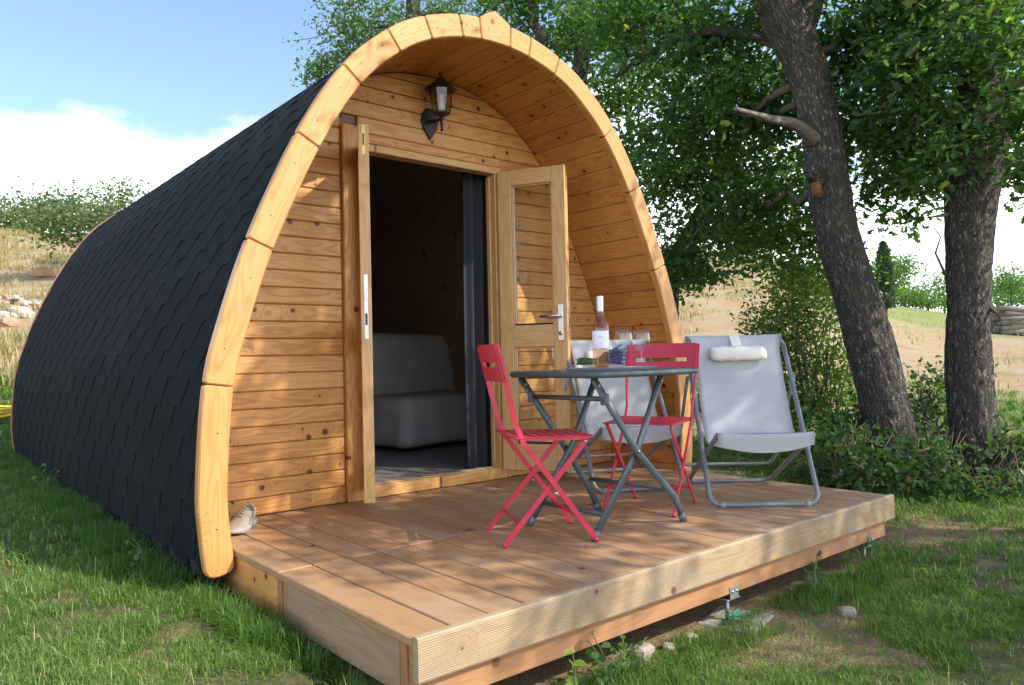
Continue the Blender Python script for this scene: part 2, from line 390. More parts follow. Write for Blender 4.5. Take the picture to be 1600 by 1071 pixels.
def np_mesh(name, V, loops, nper, material, parent=None, lc=None, smooth=False, extra=None):
    """big mesh from numpy: loops flat, nper = sides per face (array)"""
    me = bpy.data.meshes.new(name); V = np.asarray(V, np.float32)
    me.vertices.add(len(V)); me.vertices.foreach_set('co', V.ravel())
    me.loops.add(len(loops)); me.loops.foreach_set('vertex_index', np.asarray(loops, np.int32))
    nper = np.asarray(nper, np.int32); st = np.concatenate([[0], np.cumsum(nper)[:-1]]).astype(np.int32)
    me.polygons.add(len(nper)); me.polygons.foreach_set('loop_start', st); me.polygons.foreach_set('loop_total', nper)
    if smooth: me.polygons.foreach_set('use_smooth', np.ones(len(nper), bool))
    me.materials.append(MAT[material]); me.update(calc_edges=True)
    if lc is not None:
        a = me.attributes.new('lc', 'FLOAT', 'POINT'); a.data.foreach_set('value', np.asarray(lc, np.float32))
    for k, v in (extra or {}).items():
        v = np.asarray(v, np.float32)
        if v.ndim == 2: a = me.attributes.new(k, 'FLOAT_VECTOR', 'POINT'); a.data.foreach_set('vector', v.ravel())
        else: a = me.attributes.new(k, 'FLOAT', 'POINT'); a.data.foreach_set('value', v)
    return link(name, me, parent)
def smoothstep(a, b, x):
    t = np.clip((x - a) / (b - a), 0, 1); return t * t * (3 - 2 * t)
# cheap tileable value noise
_G = rng.random((64, 64))
def vnoise(x, y):
    x = np.asarray(x, float); y = np.asarray(y, float)
    xi = np.floor(x).astype(int); yi = np.floor(y).astype(int); fx = x - xi; fy = y - yi
    fx = fx * fx * (3 - 2 * fx); fy = fy * fy * (3 - 2 * fy)
    g = lambda a, b: _G[a % 64, b % 64]
    return (g(xi, yi) * (1 - fx) + g(xi + 1, yi) * fx) * (1 - fy) + (g(xi, yi + 1) * (1 - fx) + g(xi + 1, yi + 1) * fx) * fy
def fbm(x, y, o=4):
    s = 0; a = .5
    for k in range(o): s = s + a * vnoise(x * 2 ** k + 7.3 * k, y * 2 ** k + 3.1 * k); a *= .5
    return s

# ------------------------------------------------------------------ ground
def polar(x, y):
    rx, ry = x - CAM[0], y - CAM[1]
    d = np.hypot(rx, ry); ang = np.arctan2(rx * AXR[0] + ry * AXR[1], rx * AXF[0] + ry * AXF[1])
    return d, ang
SLA = np.array([-3.2, -2.0, -.9, -.55, -.2, .22, .33, .45, .56, .75, 1.2, 3.2])
SLV = np.array([0, .0, .23, .24, .22, .20, .18, .095, .060, .045, .0, 0])
def H(x, y):
    x = np.asarray(x, float); y = np.asarray(y, float)
    d, ang = polar(x, y)
    near = -.335 + .035 * np.clip(y + 2, -3, 7.5) + .115 * (1 - smoothstep(-1.20, -.88, x)) * smoothstep(-3.4, -1.4, y) * (1 - smoothstep(0, 5, y) * .8)
    s = np.interp(ang, SLA, SLV)
    run = np.clip(d - 9.0, 0, None); run = run * run / (run + 3.0)
    cap_ = np.where(ang < .1, 36.0, 70.0); run = cap_ * (1 - np.exp(-run / cap_)) * 1.25
    bumps = (fbm(x * .8, y * .8) - .47) * .05 + smoothstep(10, 40, d) * (fbm(x * .12, y * .12) - .47) * 1.2
    run = run * np.where(ang < .1, .82 + .40 * smoothstep(20, 55, d), 1.0)
    return near + s * run + bumps
nr, na = 210, 240
rad = np.concatenate([[0], np.geomspace(.25, 2500, nr - 1)])
ang = np.linspace(0, 2 * np.pi, na, endpoint=False)
RR, AA = np.meshgrid(rad, ang, indexing='ij')
GX = CAM[0] + RR * np.cos(AA); GY = CAM[1] + RR * np.sin(AA)
GZ = H(GX, GY)
i0 = np.arange(nr - 1)[:, None] * na; j0 = np.arange(na)[None, :]; j1 = (j0 + 1) % na
quads = np.stack([i0 + j0, i0 + na + j0, i0 + na + j1, i0 + j1], -1).reshape(-1, 4)
gd, ga = polar(GX, GY)
lawnr = np.interp(ga, [-3.2, -.8, -.4, .2, .35, .5, .62, 3.2], [14, 13, 13, 9, 9.5, 12.5, 14.5, 14])
dryv = smoothstep(-1.2, 2.0, gd - lawnr + (fbm(GX * .5, GY * .5) - .47) * 5)
barev = smoothstep(.0, .6, 1 - np.hypot((GX - .62) / .8, (GY + 2.25) / .40)) * .9
barev = np.maximum(barev, smoothstep(0, .5, 1 - np.hypot((GX - 2.9) / .9, (GY + 1.9) / .5)) * .8)
barev = np.maximum(barev, ((GX > -1.1) & (GX < 2.1) & (GY > -2.1) & (GY < 5)) * .8)
g = np_mesh('ground', np.stack([GX, GY, GZ], -1).reshape(-1, 3), quads.ravel(), np.full(len(quads), 4), 'ground', smooth=True,
            extra={'dry': dryv.ravel(), 'bare': barev.ravel(), 'field': (smoothstep(.38, .46, ga) * smoothstep(24, 32, gd + (fbm(GX * .25, GY * .25) - .47) * 14)).ravel()})
tag(g, kind='structure')

# ------------------------------------------------------------------ pod profile
CX = 0.487; YF = -0.667; YB = 5.13
HP = np.array([(1.602, -.17), (1.622, -.105), (1.646, .10), (1.652, .29), (1.62, .706), (1.545, 1.0), (1.418, 1.36), (1.18, 1.862), (.945, 2.215), (.70, 2.44), (.48, 2.562), (.24, 2.632), (0, 2.654)])
full = np.concatenate([HP * [-1, 1], (HP[:-1])[::-1]])
def catmull(P, k=14):
    out = []; n_ = len(P)
    for i in range(n_ - 1):
        p0 = P[i - 1] if i else 2 * P[0] - P[1]; p1, p2 = P[i], P[i + 1]; p3 = P[i + 2] if i + 2 < n_ else 2 * P[-1] - P[-2]
        for t in np.linspace(0, 1, k, endpoint=False):
            out.append(.5 * (2 * p1 + (p2 - p0) * t + (2 * p0 - 5 * p1 + 4 * p2 - p3) * t * t + (3 * p1 - p0 - 3 * p2 + p3) * t ** 3))
    out.append(P[-1]); return np.array(out)
PR = catmull(full); PR[:, 0] += CX
SL = np.concatenate([[0], np.cumsum(np.linalg.norm(np.diff(PR, axis=0), axis=1))]); STOT = SL[-1]
TG = np.gradient(PR, axis=0); TG /= np.linalg.norm(TG, axis=1)[:, None]
NO = np.stack([-TG[:, 1], TG[:, 0]], 1)          # outward
def prof(s, inset=0.0):
    x = np.interp(s, SL, PR[:, 0]); z = np.interp(s, SL, PR[:, 1]); nx = np.interp(s, SL, NO[:, 0]); nz = np.interp(s, SL, NO[:, 1])
    return np.stack([x - nx * inset, z - nz * inset], -1)
def s_of(x, z):
    return SL[np.argmin((PR[:, 0] - x) ** 2 + (PR[:, 1] - z) ** 2)]

pod = empty('camping_pod', (CX, 0, -.12), 0, 'arched timber camping pod with black hexagonal shingles and a small open porch', 'cabin')
pod_inv = Matrix.Translation((-CX, 0, .12))
def under(o, root):
    o.parent = root; o.matrix_parent_inverse = Matrix.Translation(-Vector(root.location)); return o

# front arch, one board after another
JX = [(-1.131, .706), (-.936, 1.343), (-.706, 1.84), (-.466, 2.2), (-.224, 2.435), (-.01, 2.559), (.219, 2.623), (.349, 2.648), (.576, 2.64), (.726, 2.62), (.947, 2.55), (1.413, 2.243), (1.659, 1.892), (1.902, 1.39), (2.105, .70)]
S_FT = s_of(CX - 1.622, -.105)
joints = [S_FT] + [s_of(*p) for p in JX] + [STOT - S_FT]
def round_poly(P, rads):
    out = []; n_ = len(P); P = [np.array(p, float) for p in P]
    for i in range(n_):
        r_ = rads[i]
        if r_ <= 0: out.append(P[i]); continue
        a = P[i - 1] - P[i]; b_ = P[(i + 1) % n_] - P[i]
        la, lb = np.linalg.norm(a), np.linalg.norm(b_)
        ra = min(r_, .95 * la); rb = min(r_, .95 * lb)
        A = P[i] + a / la * ra; B = P[i] + b_ / lb * rb
        for t in (0, .25, .5, .75, 1): out.append((1 - t) ** 2 * A + 2 * t * (1 - t) * P[i] + t * t * B)
    return out
def arch_segment(sa, sb, y0, y1, foot=0, key=False, ins=.121, gap=.002, off=0.0):
    a, b_ = sa + (gap if foot != 1 else 0), sb - (gap if foot != 2 else 0)
    m_ = max(5, int((b_ - a) / .045))
    so_ = np.linspace(a, b_, m_); O = prof(so_, off); I = prof(so_, ins)
    if key:
        for k in range(m_):
            t = k / (m_ - 1); O[k, 1] += .058 * np.interp(t, [0, .38, .52, 1], [0, .9, 1, .12])
    poly = [tuple(p) for p in O[::-1]] + [tuple(p) for p in I]       # ccw seen from -y (x right, z up)
    rads = [0] * len(poly); c_ = .016
    n_ = len(O)
    for k in (0, n_ - 1, n_, 2 * n_ - 1): rads[k] = c_
    if foot == 1: rads[n_ - 1] = rads[n_] = .05
    if foot == 2: rads[0] = rads[2 * n_ - 1] = .05
    if foot == 1: pass
    P = round_poly(poly, rads)
    # orientation check
    A = np.array(P); ar = .5 * np.sum(A[:, 0] * np.roll(A[:, 1], -1) - np.roll(A[:, 0], -1) * A[:, 1])
    if ar < 0: P = P[::-1]
    sm = .5 * (a + b_); c0 = prof(np.array([sm]))[0]; tg = prof(np.array([sm + .01]))[0] - prof(np.array([sm - .01]))[0]; tg /= np.linalg.norm(tg)
    W = [((p[0] - c0[0]) * tg[0] + (p[1] - c0[1]) * tg[1], -(p[0] - c0[0]) * tg[1] + (p[1] - c0[1]) * tg[0]) for p in P]
    return MB().prism(P, y0, y1, .006, W)
for i in range(len(joints) - 1):
    sg = arch_segment(joints[i], joints[i + 1], YF, YF + .045, foot=1 if i == 0 else (2 if i == len(joints) - 2 else 0), key=(i == 8))
    o = under(sg.build('arch_board', 'pine_arch'), pod)
    # screw heads
    for t in (.25, .75):
        s_ = joints[i] + (joints[i + 1] - joints[i]) * t
        p = prof(np.array([s_]), .06 + random.uniform(-.01, .01))[0]
        sm_ = MB()
        ring = [(p[0] + .0035 * math.cos(q), p[1] + .0035 * math.sin(q)) for q in np.linspace(0, 2 * math.pi, 8, endpoint=False)]
        sm_.prism(ring, YF - .0012, YF + .004, .0005); sc_ = sm_.build('screw', 'dark_metal'); sc_.parent = o
for i in range(9):
    sg = arch_segment(S_FT + (STOT - 2 * S_FT) * i / 9, S_FT + (STOT - 2 * S_FT) * (i + 1) / 9, YB - .036, YB, foot=1 if i == 0 else (2 if i == 8 else 0), off=.018)
    under(sg.build('arch_board', 'beam_wood'), pod)

# shells under the shingles and inside
def shell(name, ins, y0, y1, material, k=90, flip=False, s0=0, s1=None):
    ss = np.linspace(s0, STOT if s1 is None else s1, k); p = prof(ss, ins)
    V = [(q[0], y, q[1]) for y in (y0, y1) for q in p]
    F = [[i, i + 1, k + i + 1, k + i] for i in range(k - 1)]
    if flip: F = [f[::-1] for f in F]
    return under(MB().add(V, F, [(v[1], v[0], v[2]) for v in V], True).build(name, material), pod)
shell('roof_deck', .034, YF + .046, YB - .041, 'underlay', flip=True)
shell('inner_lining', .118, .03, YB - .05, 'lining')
# soffit boards between the arch and the front wall
ns = int(round((STOT - 2 * S_FT) / .128))
for i in range(ns):
    a, b_ = S_FT + (STOT - 2 * S_FT) * i / ns + .0015, S_FT + (STOT - 2 * S_FT) * (i + 1) / ns - .0015
    o0, o1 = prof(np.array([a, b_]), .117); m0 = prof(np.array([a + .004, b_ - .004]), .112); k0, k1 = prof(np.array([a, b_]), .095)
    pts = [m0[0], m0[1], o1 if False else prof(np.array([b_]), .1085)[0], k1, k0, prof(np.array([a]), .1085)[0]]
    V = []; W = []
    off = rng.uniform(0, 60, 3)
    cum = [0.004, b_ - a - .004, b_ - a, b_ - a + .01, -.01, 0]
    for y in (YF + .046, -.002):
        for q, cc in zip(pts, cum): V.append((q[0], y, q[1])); W.append(np.array([y, cc, 0]) + off)
    F = [[j, (j + 1) % 6, 6 + (j + 1) % 6, 6 + j] for j in range(6)] + [[5, 4, 3, 2, 1, 0], [6, 7, 8, 9, 10, 11]]
    under(MB().add(V, F, W).build('soffit_board', 'pine_soffit'), pod)

# shingles: half-hexagon tabs, courses run along the pod
W_T, EXP, FL = .315, .1345, .044
def tab(y, s, side, yr=(YF + .05, YB - .045)):
    """side=-1 left roof slope, +1 right; s measured up from that foot"""
    lift = .0050 + rng.uniform(-.0008, .0014); hw = W_T / 2 - FL
    jit = rng.uniform(-.006, .006)
    w2 = W_T / 2 - .0005
    P2 = [(-FL, 0, lift), (FL, 0, lift), (hw, EXP, lift * .8), (w2, EXP + .001, .0034), (w2, 2 * EXP + .012, .0004), (-w2, 2 * EXP + .012, .0004), (-w2, EXP + .001, .0034), (-hw, EXP, lift * .8)]
    V = []; ins = .030
    for skirt in (0, 1):
        for (u, v, l) in P2:
            yy = min(max(y + u + jit, yr[0]), yr[1]); sv_ = min(max(s + v, 0), STOT / 2 + .03)
            q = prof(np.array([sv_ if side < 0 else STOT - sv_]), ins - (l if not skirt else max(l - .006, -.003)))[0]
            V.append((q[0], yy, q[1]))
    F = [[0, 1, 2, 7], [7, 2, 3, 4, 5, 6], [8, 9, 1, 0], [9, 10, 2, 1], [15, 8, 0, 7]]
    if side < 0: pass
    else: F = [f[::-1] for f in F]
    return V, F
tabs = []
half = STOT / 2
kmax = int((half - .0) / EXP) + 1
for k in range(kmax):
    for j in range(-1, 20):
        y = YF + .05 + (j + .5 * (k % 2)) * W_T + .06
        if y < YF - .1 or y > YB + .1: continue
        tabs.append((k * EXP - .03, y))
def seen(s, y):
    p = prof(np.array([max(s + .07, 0)]), .03)[0]; nq = np.array([np.interp(s, SL, NO[:, 0]), 0, np.interp(s, SL, NO[:, 1])])
    v = CAM - np.array([p[0], y, p[1]]); d_ = np.linalg.norm(v)
    return (nq @ v) / d_ ** 3
order = sorted(tabs, key=lambda t: -seen(*t))
rest = MB()
for i, (s, y) in enumerate(order):
    V, F = tab(y, s, -1)
    if i < 300 and seen(s, y) > 0: under(MB().add(V, F).build('shingle', 'shingle'), pod)
    else: rest.add(V, F)
for (s, y) in tabs:
    V, F = tab(y, s, 1); rest.add(V, F)
tag(under(rest.build('shingle_field', 'shingle'), pod), kind='stuff')

# front wall boards
DX0, DX1, DZ0, DZ1 = 0.0, 0.945, 0.07, 2.0
FRL, FRR = -.055, 1.0        # outer edges of the door frame
PITCH = .0915
zz = np.interp(np.linspace(0, STOT / 2, 400), SL, SL); inn = prof(np.linspace(0, STOT / 2, 400), .1165)
def xin(z):                    # half width of the porch at height z
    return CX - np.interp(z, inn[:, 1], inn[:, 0]) if z < inn[:, 1].max() - .004 else 0.02
def clip_board(x0, x1, z0, z1, name='wall_board', y0=-.022, y1=0.0, m='pine'):
    k = 5
    def lim(z, side): return max(x0, CX - xin(z)) if side < 0 else min(x1, CX + xin(z))
    zs = np.linspace(z0, z1, k)
    P = [(lim(z0, -1), z0), (lim(z0, 1), z0)] + [(lim(z, 1), z) for z in zs[1:]] + [(lim(z, -1), z) for z in zs[::-1][:-1]]
    # drop doubles
    Q = []
    for p in P:
        if not Q or math.dist(p, Q[-1]) > 1e-4: Q.append(p)
    if math.dist(Q[0], Q[-1]) < 1e-4: Q.pop()
    if len(Q) < 3: return
    return under(MB().prism(Q, y0 - random.uniform(0, .002), y1, .0058, [(p[0], p[1]) for p in Q]).build(name, m), pod)
z = .002
while z < 2.52:
    z1_ = z + PITCH - .0025
    if z1_ > inn[:, 1].max() - .003: z1_ = inn[:, 1].max() - .003
    if z1_ - z < .02: break
    if z < 2.045:
        t = min(z1_, 2.043)
        clip_board(-9, -.165, z, z1_ if z1_ < 2.13 else z1_)
        clip_board(FRR + .002, 9, z, z1_)
        if z1_ > 2.05: clip_board(-.055, FRR, 2.047, z1_)
    elif z < 2.12:
        clip_board(-9, -.165, z, z1_); clip_board(-.052, 9, z, z1_)
    else: clip_board(-9, 9, z, z1_)
    z += PITCH
# backing so that no daylight comes through the joints
wb = MB()
for (a, b_, c_, d_) in ((-1.1, -.06, -.1, 2.08), (1.0, 2.07, -.1, 2.08), (-.95, 1.9, 2.05, 2.45)):
    zs = np.linspace(c_, d_, 12)
    l = [max(a, CX - xin(q) - .01) for q in zs]; r_ = [min(b_, CX + xin(q) + .01) for q in zs]
    P = [(x, q) for x, q in zip(r_, zs)] + [(x, q) for x, q in zip(l[::-1], zs[::-1])]
    P = [(l[0], zs[0])] + P[:-1]
    wb.prism(P, .0015, .03, .0005)
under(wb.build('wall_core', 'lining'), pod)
# casing, frame, threshold
under(MB().box((-.163, -.050, .002), (-.058, .0, 2.128), .004, 2).build('casing_post', 'pine'), pod)
fr = empty('door_frame', (0, 0, 0)); under(fr, pod)
def fpart(name, a, b_, grain, m='door_pine', ch=.003, parent=fr):
    o = MB().box(a, b_, ch, grain).build(name, m, parent); return o
fpart('jamb', (FRL, -.030, .002), (DX0, .055, DZ1 + .045), 2)
fpart('jamb', (DX1, -.030, .002), (FRR, .055, DZ1 + .045), 2)
fpart('head', (DX0 + .0005, -.030, DZ1), (DX1 - .0005, .055, DZ1 + .0445), 0)
fpart('door_stop', (DX0, .015, DZ0), (DX0 + .014, .05, DZ1 - .014), 2); fpart('door_stop', (DX1 - .014, .015, DZ0), (DX1, .05, DZ1 - .014), 2)
fpart('threshold', (DX0 + .0005, -.034, .003), (DX1 - .0005, .06, DZ0), 0, 'pine')
fpart('sill_strip', (DX0 + .001, -.012, DZ0 + .0005), (DX1 - .001, .05, DZ0 + .008), 0, 'fascia_wood', .002)

# door leaves: built in local x = from hinge outwards, y = thickness
def door_leaf(hinge, ang_, mirror, label):
    leaf = empty('door_leaf', (0, 0, 0)); under(leaf, pod); leaf['label'] = label
    Mx = Matrix.Translation((hinge[0], hinge[1], 0)) @ Matrix.Rotation(ang_, 4, 'Z')
    Wd, z0, z1 = .462, .062, 2.005; t = .028
    def P(name, a, b_, grain, m='door_pine', ch=.003, par=leaf):
        return MB().box(a, b_, ch, grain, M=Mx).build(name, m, par)
    st = .092
    P('stile', (0, -t, z0), (st, t, z1), 5); P('stile', (Wd - st, -t, z0), (Wd, t, z1), 5)
    P('rail', (st + .0005, -t + .001, z1 - .10), (Wd - st - .0005, t - .001, z1), 3); P('rail', (st + .0005, -t + .001, z0), (Wd - st - .0005, t - .001, z0 + .17), 3)
    P('rail', (st + .0005, -t + .001, .855), (Wd - st - .0005, t - .001, .995), 3)
    for za, zb in ((.995, z1 - .10), (z0 + .17, .855)):
        gp = P('pane', (st - .002, -.004, za - .002), (Wd - st + .002, .004, zb + .002), 0, 'pane_glass', .0005)
        for (a, b_) in (((st, -.016, za), (st + .010, .016, zb)), ((Wd - st - .010, -.016, za), (Wd - st, .016, zb)),
                        ((st + .010, -.0155, zb - .010), (Wd - st - .010, .0155, zb))):
            P('glazing_bead', a, b_, 2, 'door_pine', .002, gp)
        P('spacer', (st + .011, -.010, za + .012), (st + .017, .010, zb - .010), 2, 'steel', .001, gp)
        P('seal', (st + .011, -.017, za + .001), (Wd - st - .011, .017, za + .011), 2, 'rubber', .002, gp)
    e = Wd
    P('lock_strip', (e - .0005, -.010, .90), (e + .0018, .010, 1.23), 2, 'steel', .0005)
    P('lock_latch', (e + .0015, -.007, 1.10), (e + .006, .006, 1.13), 2, 'steel', .001)
    P('lock_slot', (e + .0016, -.006, .97), (e + .0026, .006, 1.03), 2, 'dark_metal', .0003)
    P('edge_bolt', (e - .0005, -.009, z1 - .16), (e + .0018, .009, z1 - .003), 2, 'brass', .0005)
    P('edge_bolt', (e - .0005, -.009, z0 + .03), (e + .0018, .009, z0 + .17), 2, 'brass', .0005)
    P('edge_bolt_slot', (e + .0016, -.004, z1 - .11), (e + .0026, .004, z1 - .05), 2, 'dark_metal', .0003)
    if mirror:
        for sd in (-1, 1):
            hx = Wd - .045
            pl_ = P('handle_plate', (hx - .017, sd * t, .89), (hx + .017, sd * (t + .006), 1.12), 2, 'steel', .002)
            mb = MB(); q = [Mx @ Vector(p) for p in ((hx, sd * (t + .004), 1.045), (hx, sd * (t + .045), 1.045), (hx - .012, sd * (t + .055), 1.045), (hx - .12, sd * (t + .055), 1.043))]
            mb.tube(q, [.010, .010, .010, .009], 10); mb.build('handle', 'steel', pl_)
            mb = MB(); mb.tube([Mx @ Vector((hx, sd * (t + .004), .935)), Mx @ Vector((hx, sd * (t + .012), .935))], .013, 12); mb.build('keyhole', 'brass', pl_)
    # hinges
    for hz in (.3, 1.75):
        mb = MB(); mb.tube([Mx @ Vector((-.004, -.0, hz)), Mx @ Vector((-.004, -.0, hz + .09))], .008, 8); mb.build('hinge', 'steel', leaf)
    return leaf
door_leaf((-.030, -.040), math.atan2(-.875, -.484) , False, 'door leaf swung open, its latch edge towards the deck')
door_leaf((.972, -.040), math.atan2(-.885, .465), True, 'glazed door leaf with two panes and a lever handle')

# interior
fl = MB()
for i in range(16):
    x = -1.05 + i * .195; fl.box((x, .03, .03), (x + .192, YB - .06, .058), .001, 1)
under(MB().box((-1.1, .035, -.06), (2.07, YB - .06, .028), .002, 1).build('floor_slab', 'lining'), pod)
under(fl.build('interior_floor', 'floor_laminate'), pod)
z = .06
while z < 2.5:
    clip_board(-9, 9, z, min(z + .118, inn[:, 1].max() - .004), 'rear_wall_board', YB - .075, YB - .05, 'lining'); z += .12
for xx in (-.95, 1.84):
    under(MB().box((xx, YF + .1, -.25), (xx + .08, YB - .1, -.1), .004, 1).build('base_beam', 'underlay'), pod)

# ------------------------------------------------------------------ deck
deck = empty('timber_deck', (.5, -1.0, -.3), 0, 'low timber deck of lengthwise boards with ribbed front board', 'deck')
XL, XR, YD, YS = -1.0181, 2.0275, -2.0565, -1.105
nb = 21; bw = (XR - XL) / nb
for i in range(nb):
    for (ya, yb) in ((YD + .030, YS - .003), (YS + .003, -.024)):
        x0 = XL + i * bw + .003; x1 = XL + (i + 1) * bw - .003
        dz = random.uniform(-.0015, .0005)
        if ya < -1.5: xa, xb = x0, x1
        else: xa, xb = x0, x1
        if yb > -1.0 and (i == 0 or i == nb - 1): yb2 = yb
        else: yb2 = yb
        under(MB().box((xa, ya, -.028 + dz), (xb, yb2, dz), .0035, 1).build('deck_board', 'deck_wood'), deck)
# ribbed front board
P = [(YD + .028, -.124), (YD + .003, -.124)]
k = 17
for i in range(k):
    a = -.119 + i * .1150 / k; st_ = .1150 / k
    P += [(YD + .001, a), (YD, a + st_ * .2), (YD, a + st_ * .55), (YD + .0016, a + st_ * .65), (YD + .0016, a + st_ * .9)]
P += [(YD + .002, -.0), (YD + .006, .004), (YD + .028, .004)]
ff = MB(); n_ = len(P); off = rng.uniform(0, 50, 3)
V = [(x, p[0], p[1]) for x in (XL + .006, XR + .004) for p in P]
Wv = [np.array([v[0], v[2], v[1]]) + off for v in V]
F = [[j, n_ + j, n_ + (j + 1) % n_, (j + 1) % n_] for j in range(n_)] + [list(range(n_)), list(range(2 * n_ - 1, n_ - 1, -1))]
under(ff.add(V, F, Wv, r=.35).build('front_board', 'fascia_wood'), deck)
def dpart(name, a, b_, gr, m, ch=.004): return under(MB().box(a, b_, ch, gr).build(name, m), deck)
dpart('front_beam', (XL + .02, YD + .031, -.215), (XR - .05, YD + .075, -.030), 3, 'beam_wood')
dpart('side_board', (XL + .012, YD + .115, -.19), (XL + .040, YS - .055, -.031), 4, 'side_wood')
dpart('end_block', (XL + .014, YD + .077, -.19), (XL + .058, YD + .113, -.031), 5, 'beam_wood')
dpart('end_block', (XL + .014, YS - .053, -.185), (XL + .058, YS - .012, -.031), 5, 'beam_wood')
dpart('side_board', (XL + .010, YS + .040, -.19), (XL + .045, -.03, -.031), 4, 'pine')
dpart('end_block', (XL + .014, YS + .003, -.185), (XL + .050, YS + .037, -.031), 5, 'beam_wood')
for xx in (-.3, .5, 1.3): dpart('joist', (xx, YD + .08, -.2), (xx + .045, -.03, -.031), 1, 'beam_wood')
dpart('side_board', (XR - .045, YD + .08, -.19), (XR - .012, -.03, -.031), 4, 'fascia_wood')
for xx in (.56, 1.80):
    br = under(MB().box((xx - .03, YD + .026, -.235), (xx + .03, YD + .030, -.185), .001, 0).build('bracket', 'galv'), deck)
    mb = MB(); mb.box((xx - .045, YD + .03, -.240), (xx + .045, YD + .10, -.2355), .001, 0); mb.tube([(xx, YD + .065, -.2410), (xx, YD + .065, -.33)], .009, 8)
    under(mb.build('bracket_foot', 'galv'), deck)
    for q in (-.015, .015):
        mb = MB(); mb.tube([(xx + q, YD + .0262, -.205), (xx + q, YD + .0225, -.205)], .006, 6); under(mb.build('bolt', 'steel'), deck)

# ------------------------------------------------------------------ wall lantern
def local_root(name, loc, rz, label, cat, group=None): return empty(name, loc, rz, label, cat, group)
lan = local_root('wall_lantern', (.440, -.024, 2.25), 0, 'black hexagonal wall lantern hanging above the open doorway', 'lantern')
P = [(0, -.115), (.05, -.045), (.062, .0), (.052, .045), (.030, .075), (0, .085), (-.030, .075), (-.052, .045), (-.062, 0), (-.05, -.045)]
MB().prism(P, -.014, .0, .004).build('back_plate', 'black_iron', lan)
mb = MB(); mb.tube([(0, -.012, 0), (0, -.06, -.012), (0, -.10, -.015), (0, -.13, -.012), (0, -.135, .0)], .010, 8)
mb.tube([(0, -.135, -.075), (0, -.135, .0)], [.007, .011], 8); mb.tube([(0, -.135, -.092), (0, -.135, -.086), (0, -.135, -.078), (0, -.135, -.072)], [.002, .010, .010, .003], 8)
mb.build('arm', 'black_iron', lan)
def hexring(r, z): return [(r * math.cos(R(60 * k + 30)), -.135 + r * math.sin(R(60 * k + 30)), z - .038) for k in range(6)]
def hexloft(rs, name, m, par, cap=True):
    V = sum([hexring(r, z) for r, z in rs], []); F = []
    for i in range(len(rs) - 1):
        for k in range(6): F.append([i * 6 + k, i * 6 + (k + 1) % 6, i * 6 + 6 + (k + 1) % 6, i * 6 + 6 + k])
    if cap: F += [[5, 4, 3, 2, 1, 0], [(len(rs) - 1) * 6 + k for k in range(6)]]
    return MB().add(V, F).build(name, m, par)
hexloft([(.012, .03), (.052, .052), (.054, .060), (.050, .062)], 'base_cup', 'black_iron', lan)
hexloft([(.047, .063), (.068, .198)], 'glass_shade', 'lamp_glass', lan, cap=False)
for k in range(6):
    a, b_ = hexring(.050, .058)[k], hexring(.071, .203)[k]; mb = MB(); mb.tube([a, b_], .0035, 5); mb.build('cage_bar', 'black_iron', lan)
rf = hexloft([(.074, .196), (.103, .200), (.100, .206), (.055, .240), (.020, .268), (.008, .276)], 'cap_roof', 'black_iron', lan)
mb = MB(); mb.lathe([(r_, z_ - .038) for r_, z_ in [(.006, .272), (.006, .284), (.013, .292), (.010, .302), (.0, .306)]], 0, -.135, 10); mb.build('finial', 'black_iron', rf)
mb = MB(); mb.lathe([(r_, z_ - .038) for r_, z_ in [(.0, .06), (.017, .062), (.017, .12), (.013, .128), (.013, .165), (0, .175)]], 0, -.135, 14); mb.build('bulb', 'bulb_white', lan)

# ------------------------------------------------------------------ sofa and curtain inside
sofa = local_root('sofa', (.97, 1.16, .06), R(9), 'grey slipcovered sofa bed inside the dark pod', 'sofa')
def soft_box(mb, lo, hi, r, nx=14, ny=10, nz=8, wob=.0, flare=0.0):
    lo = np.array(lo, float); hi = np.array(hi, float); c_ = (lo + hi) / 2; h = (hi - lo) / 2
    def face(ax, sg, na_, nb_):
        u, v = [a for a in range(3) if a != ax]
        V = []; F = []
        for i in range(na_ + 1):
            for j in range(nb_ + 1):
                p = np.zeros(3); p[ax] = sg * h[ax]; p[u] = (2 * i / na_ - 1) * h[u]; p[v] = (2 * j / nb_ - 1) * h[v]
                q = np.clip(p, -(h - r), h - r); d_ = p - q; l = np.linalg.norm(d_); p = q + d_ / l * r if l > 1e-9 else p
                if wob: p = p + wob * np.array([math.sin(p[1] * 17 + p[2] * 9), math.sin(p[0] * 19 + p[2] * 5), .4 * math.sin(p[0] * 8 + p[1] * 7)]) * (1 - .6 * (p[2] + h[2]) / (2 * h[2]))
                if flare: p[:2] *= 1 + flare * (1 - (p[2] + h[2]) / (2 * h[2]))
                V.append(p + c_)
        for i in range(na_):
            for j in range(nb_):
                a = i * (nb_ + 1) + j; f = [a, a + nb_ + 1, a + nb_ + 2, a + 1]
                flip = (sg > 0) ^ (ax == 1)
                F.append(f if flip else f[::-1])
        mb.add(V, F, None, True)
    for sg in (-1, 1): face(0, sg, ny, nz); face(1, sg, nx, nz); face(2, sg, nx, ny)
    return mb
mb = MB(); soft_box(mb, (0, 0, .03), (1.5, .86, .44), .09, 30, 18, 10, .010, .03); mb.build('seat', 'sofa_cloth', sofa)
mb = MB(); soft_box(mb, (.04, .62, .33), (1.52, .92, .97), .14, 26, 10, 14, .006); mb.build('backrest', 'sofa_cloth', sofa)
cur = local_root('curtain', (.80, .13, .06), 0, 'dark blue-grey curtain hanging just inside the doorway', 'curtain')
V = []; F = []; n_ = 60
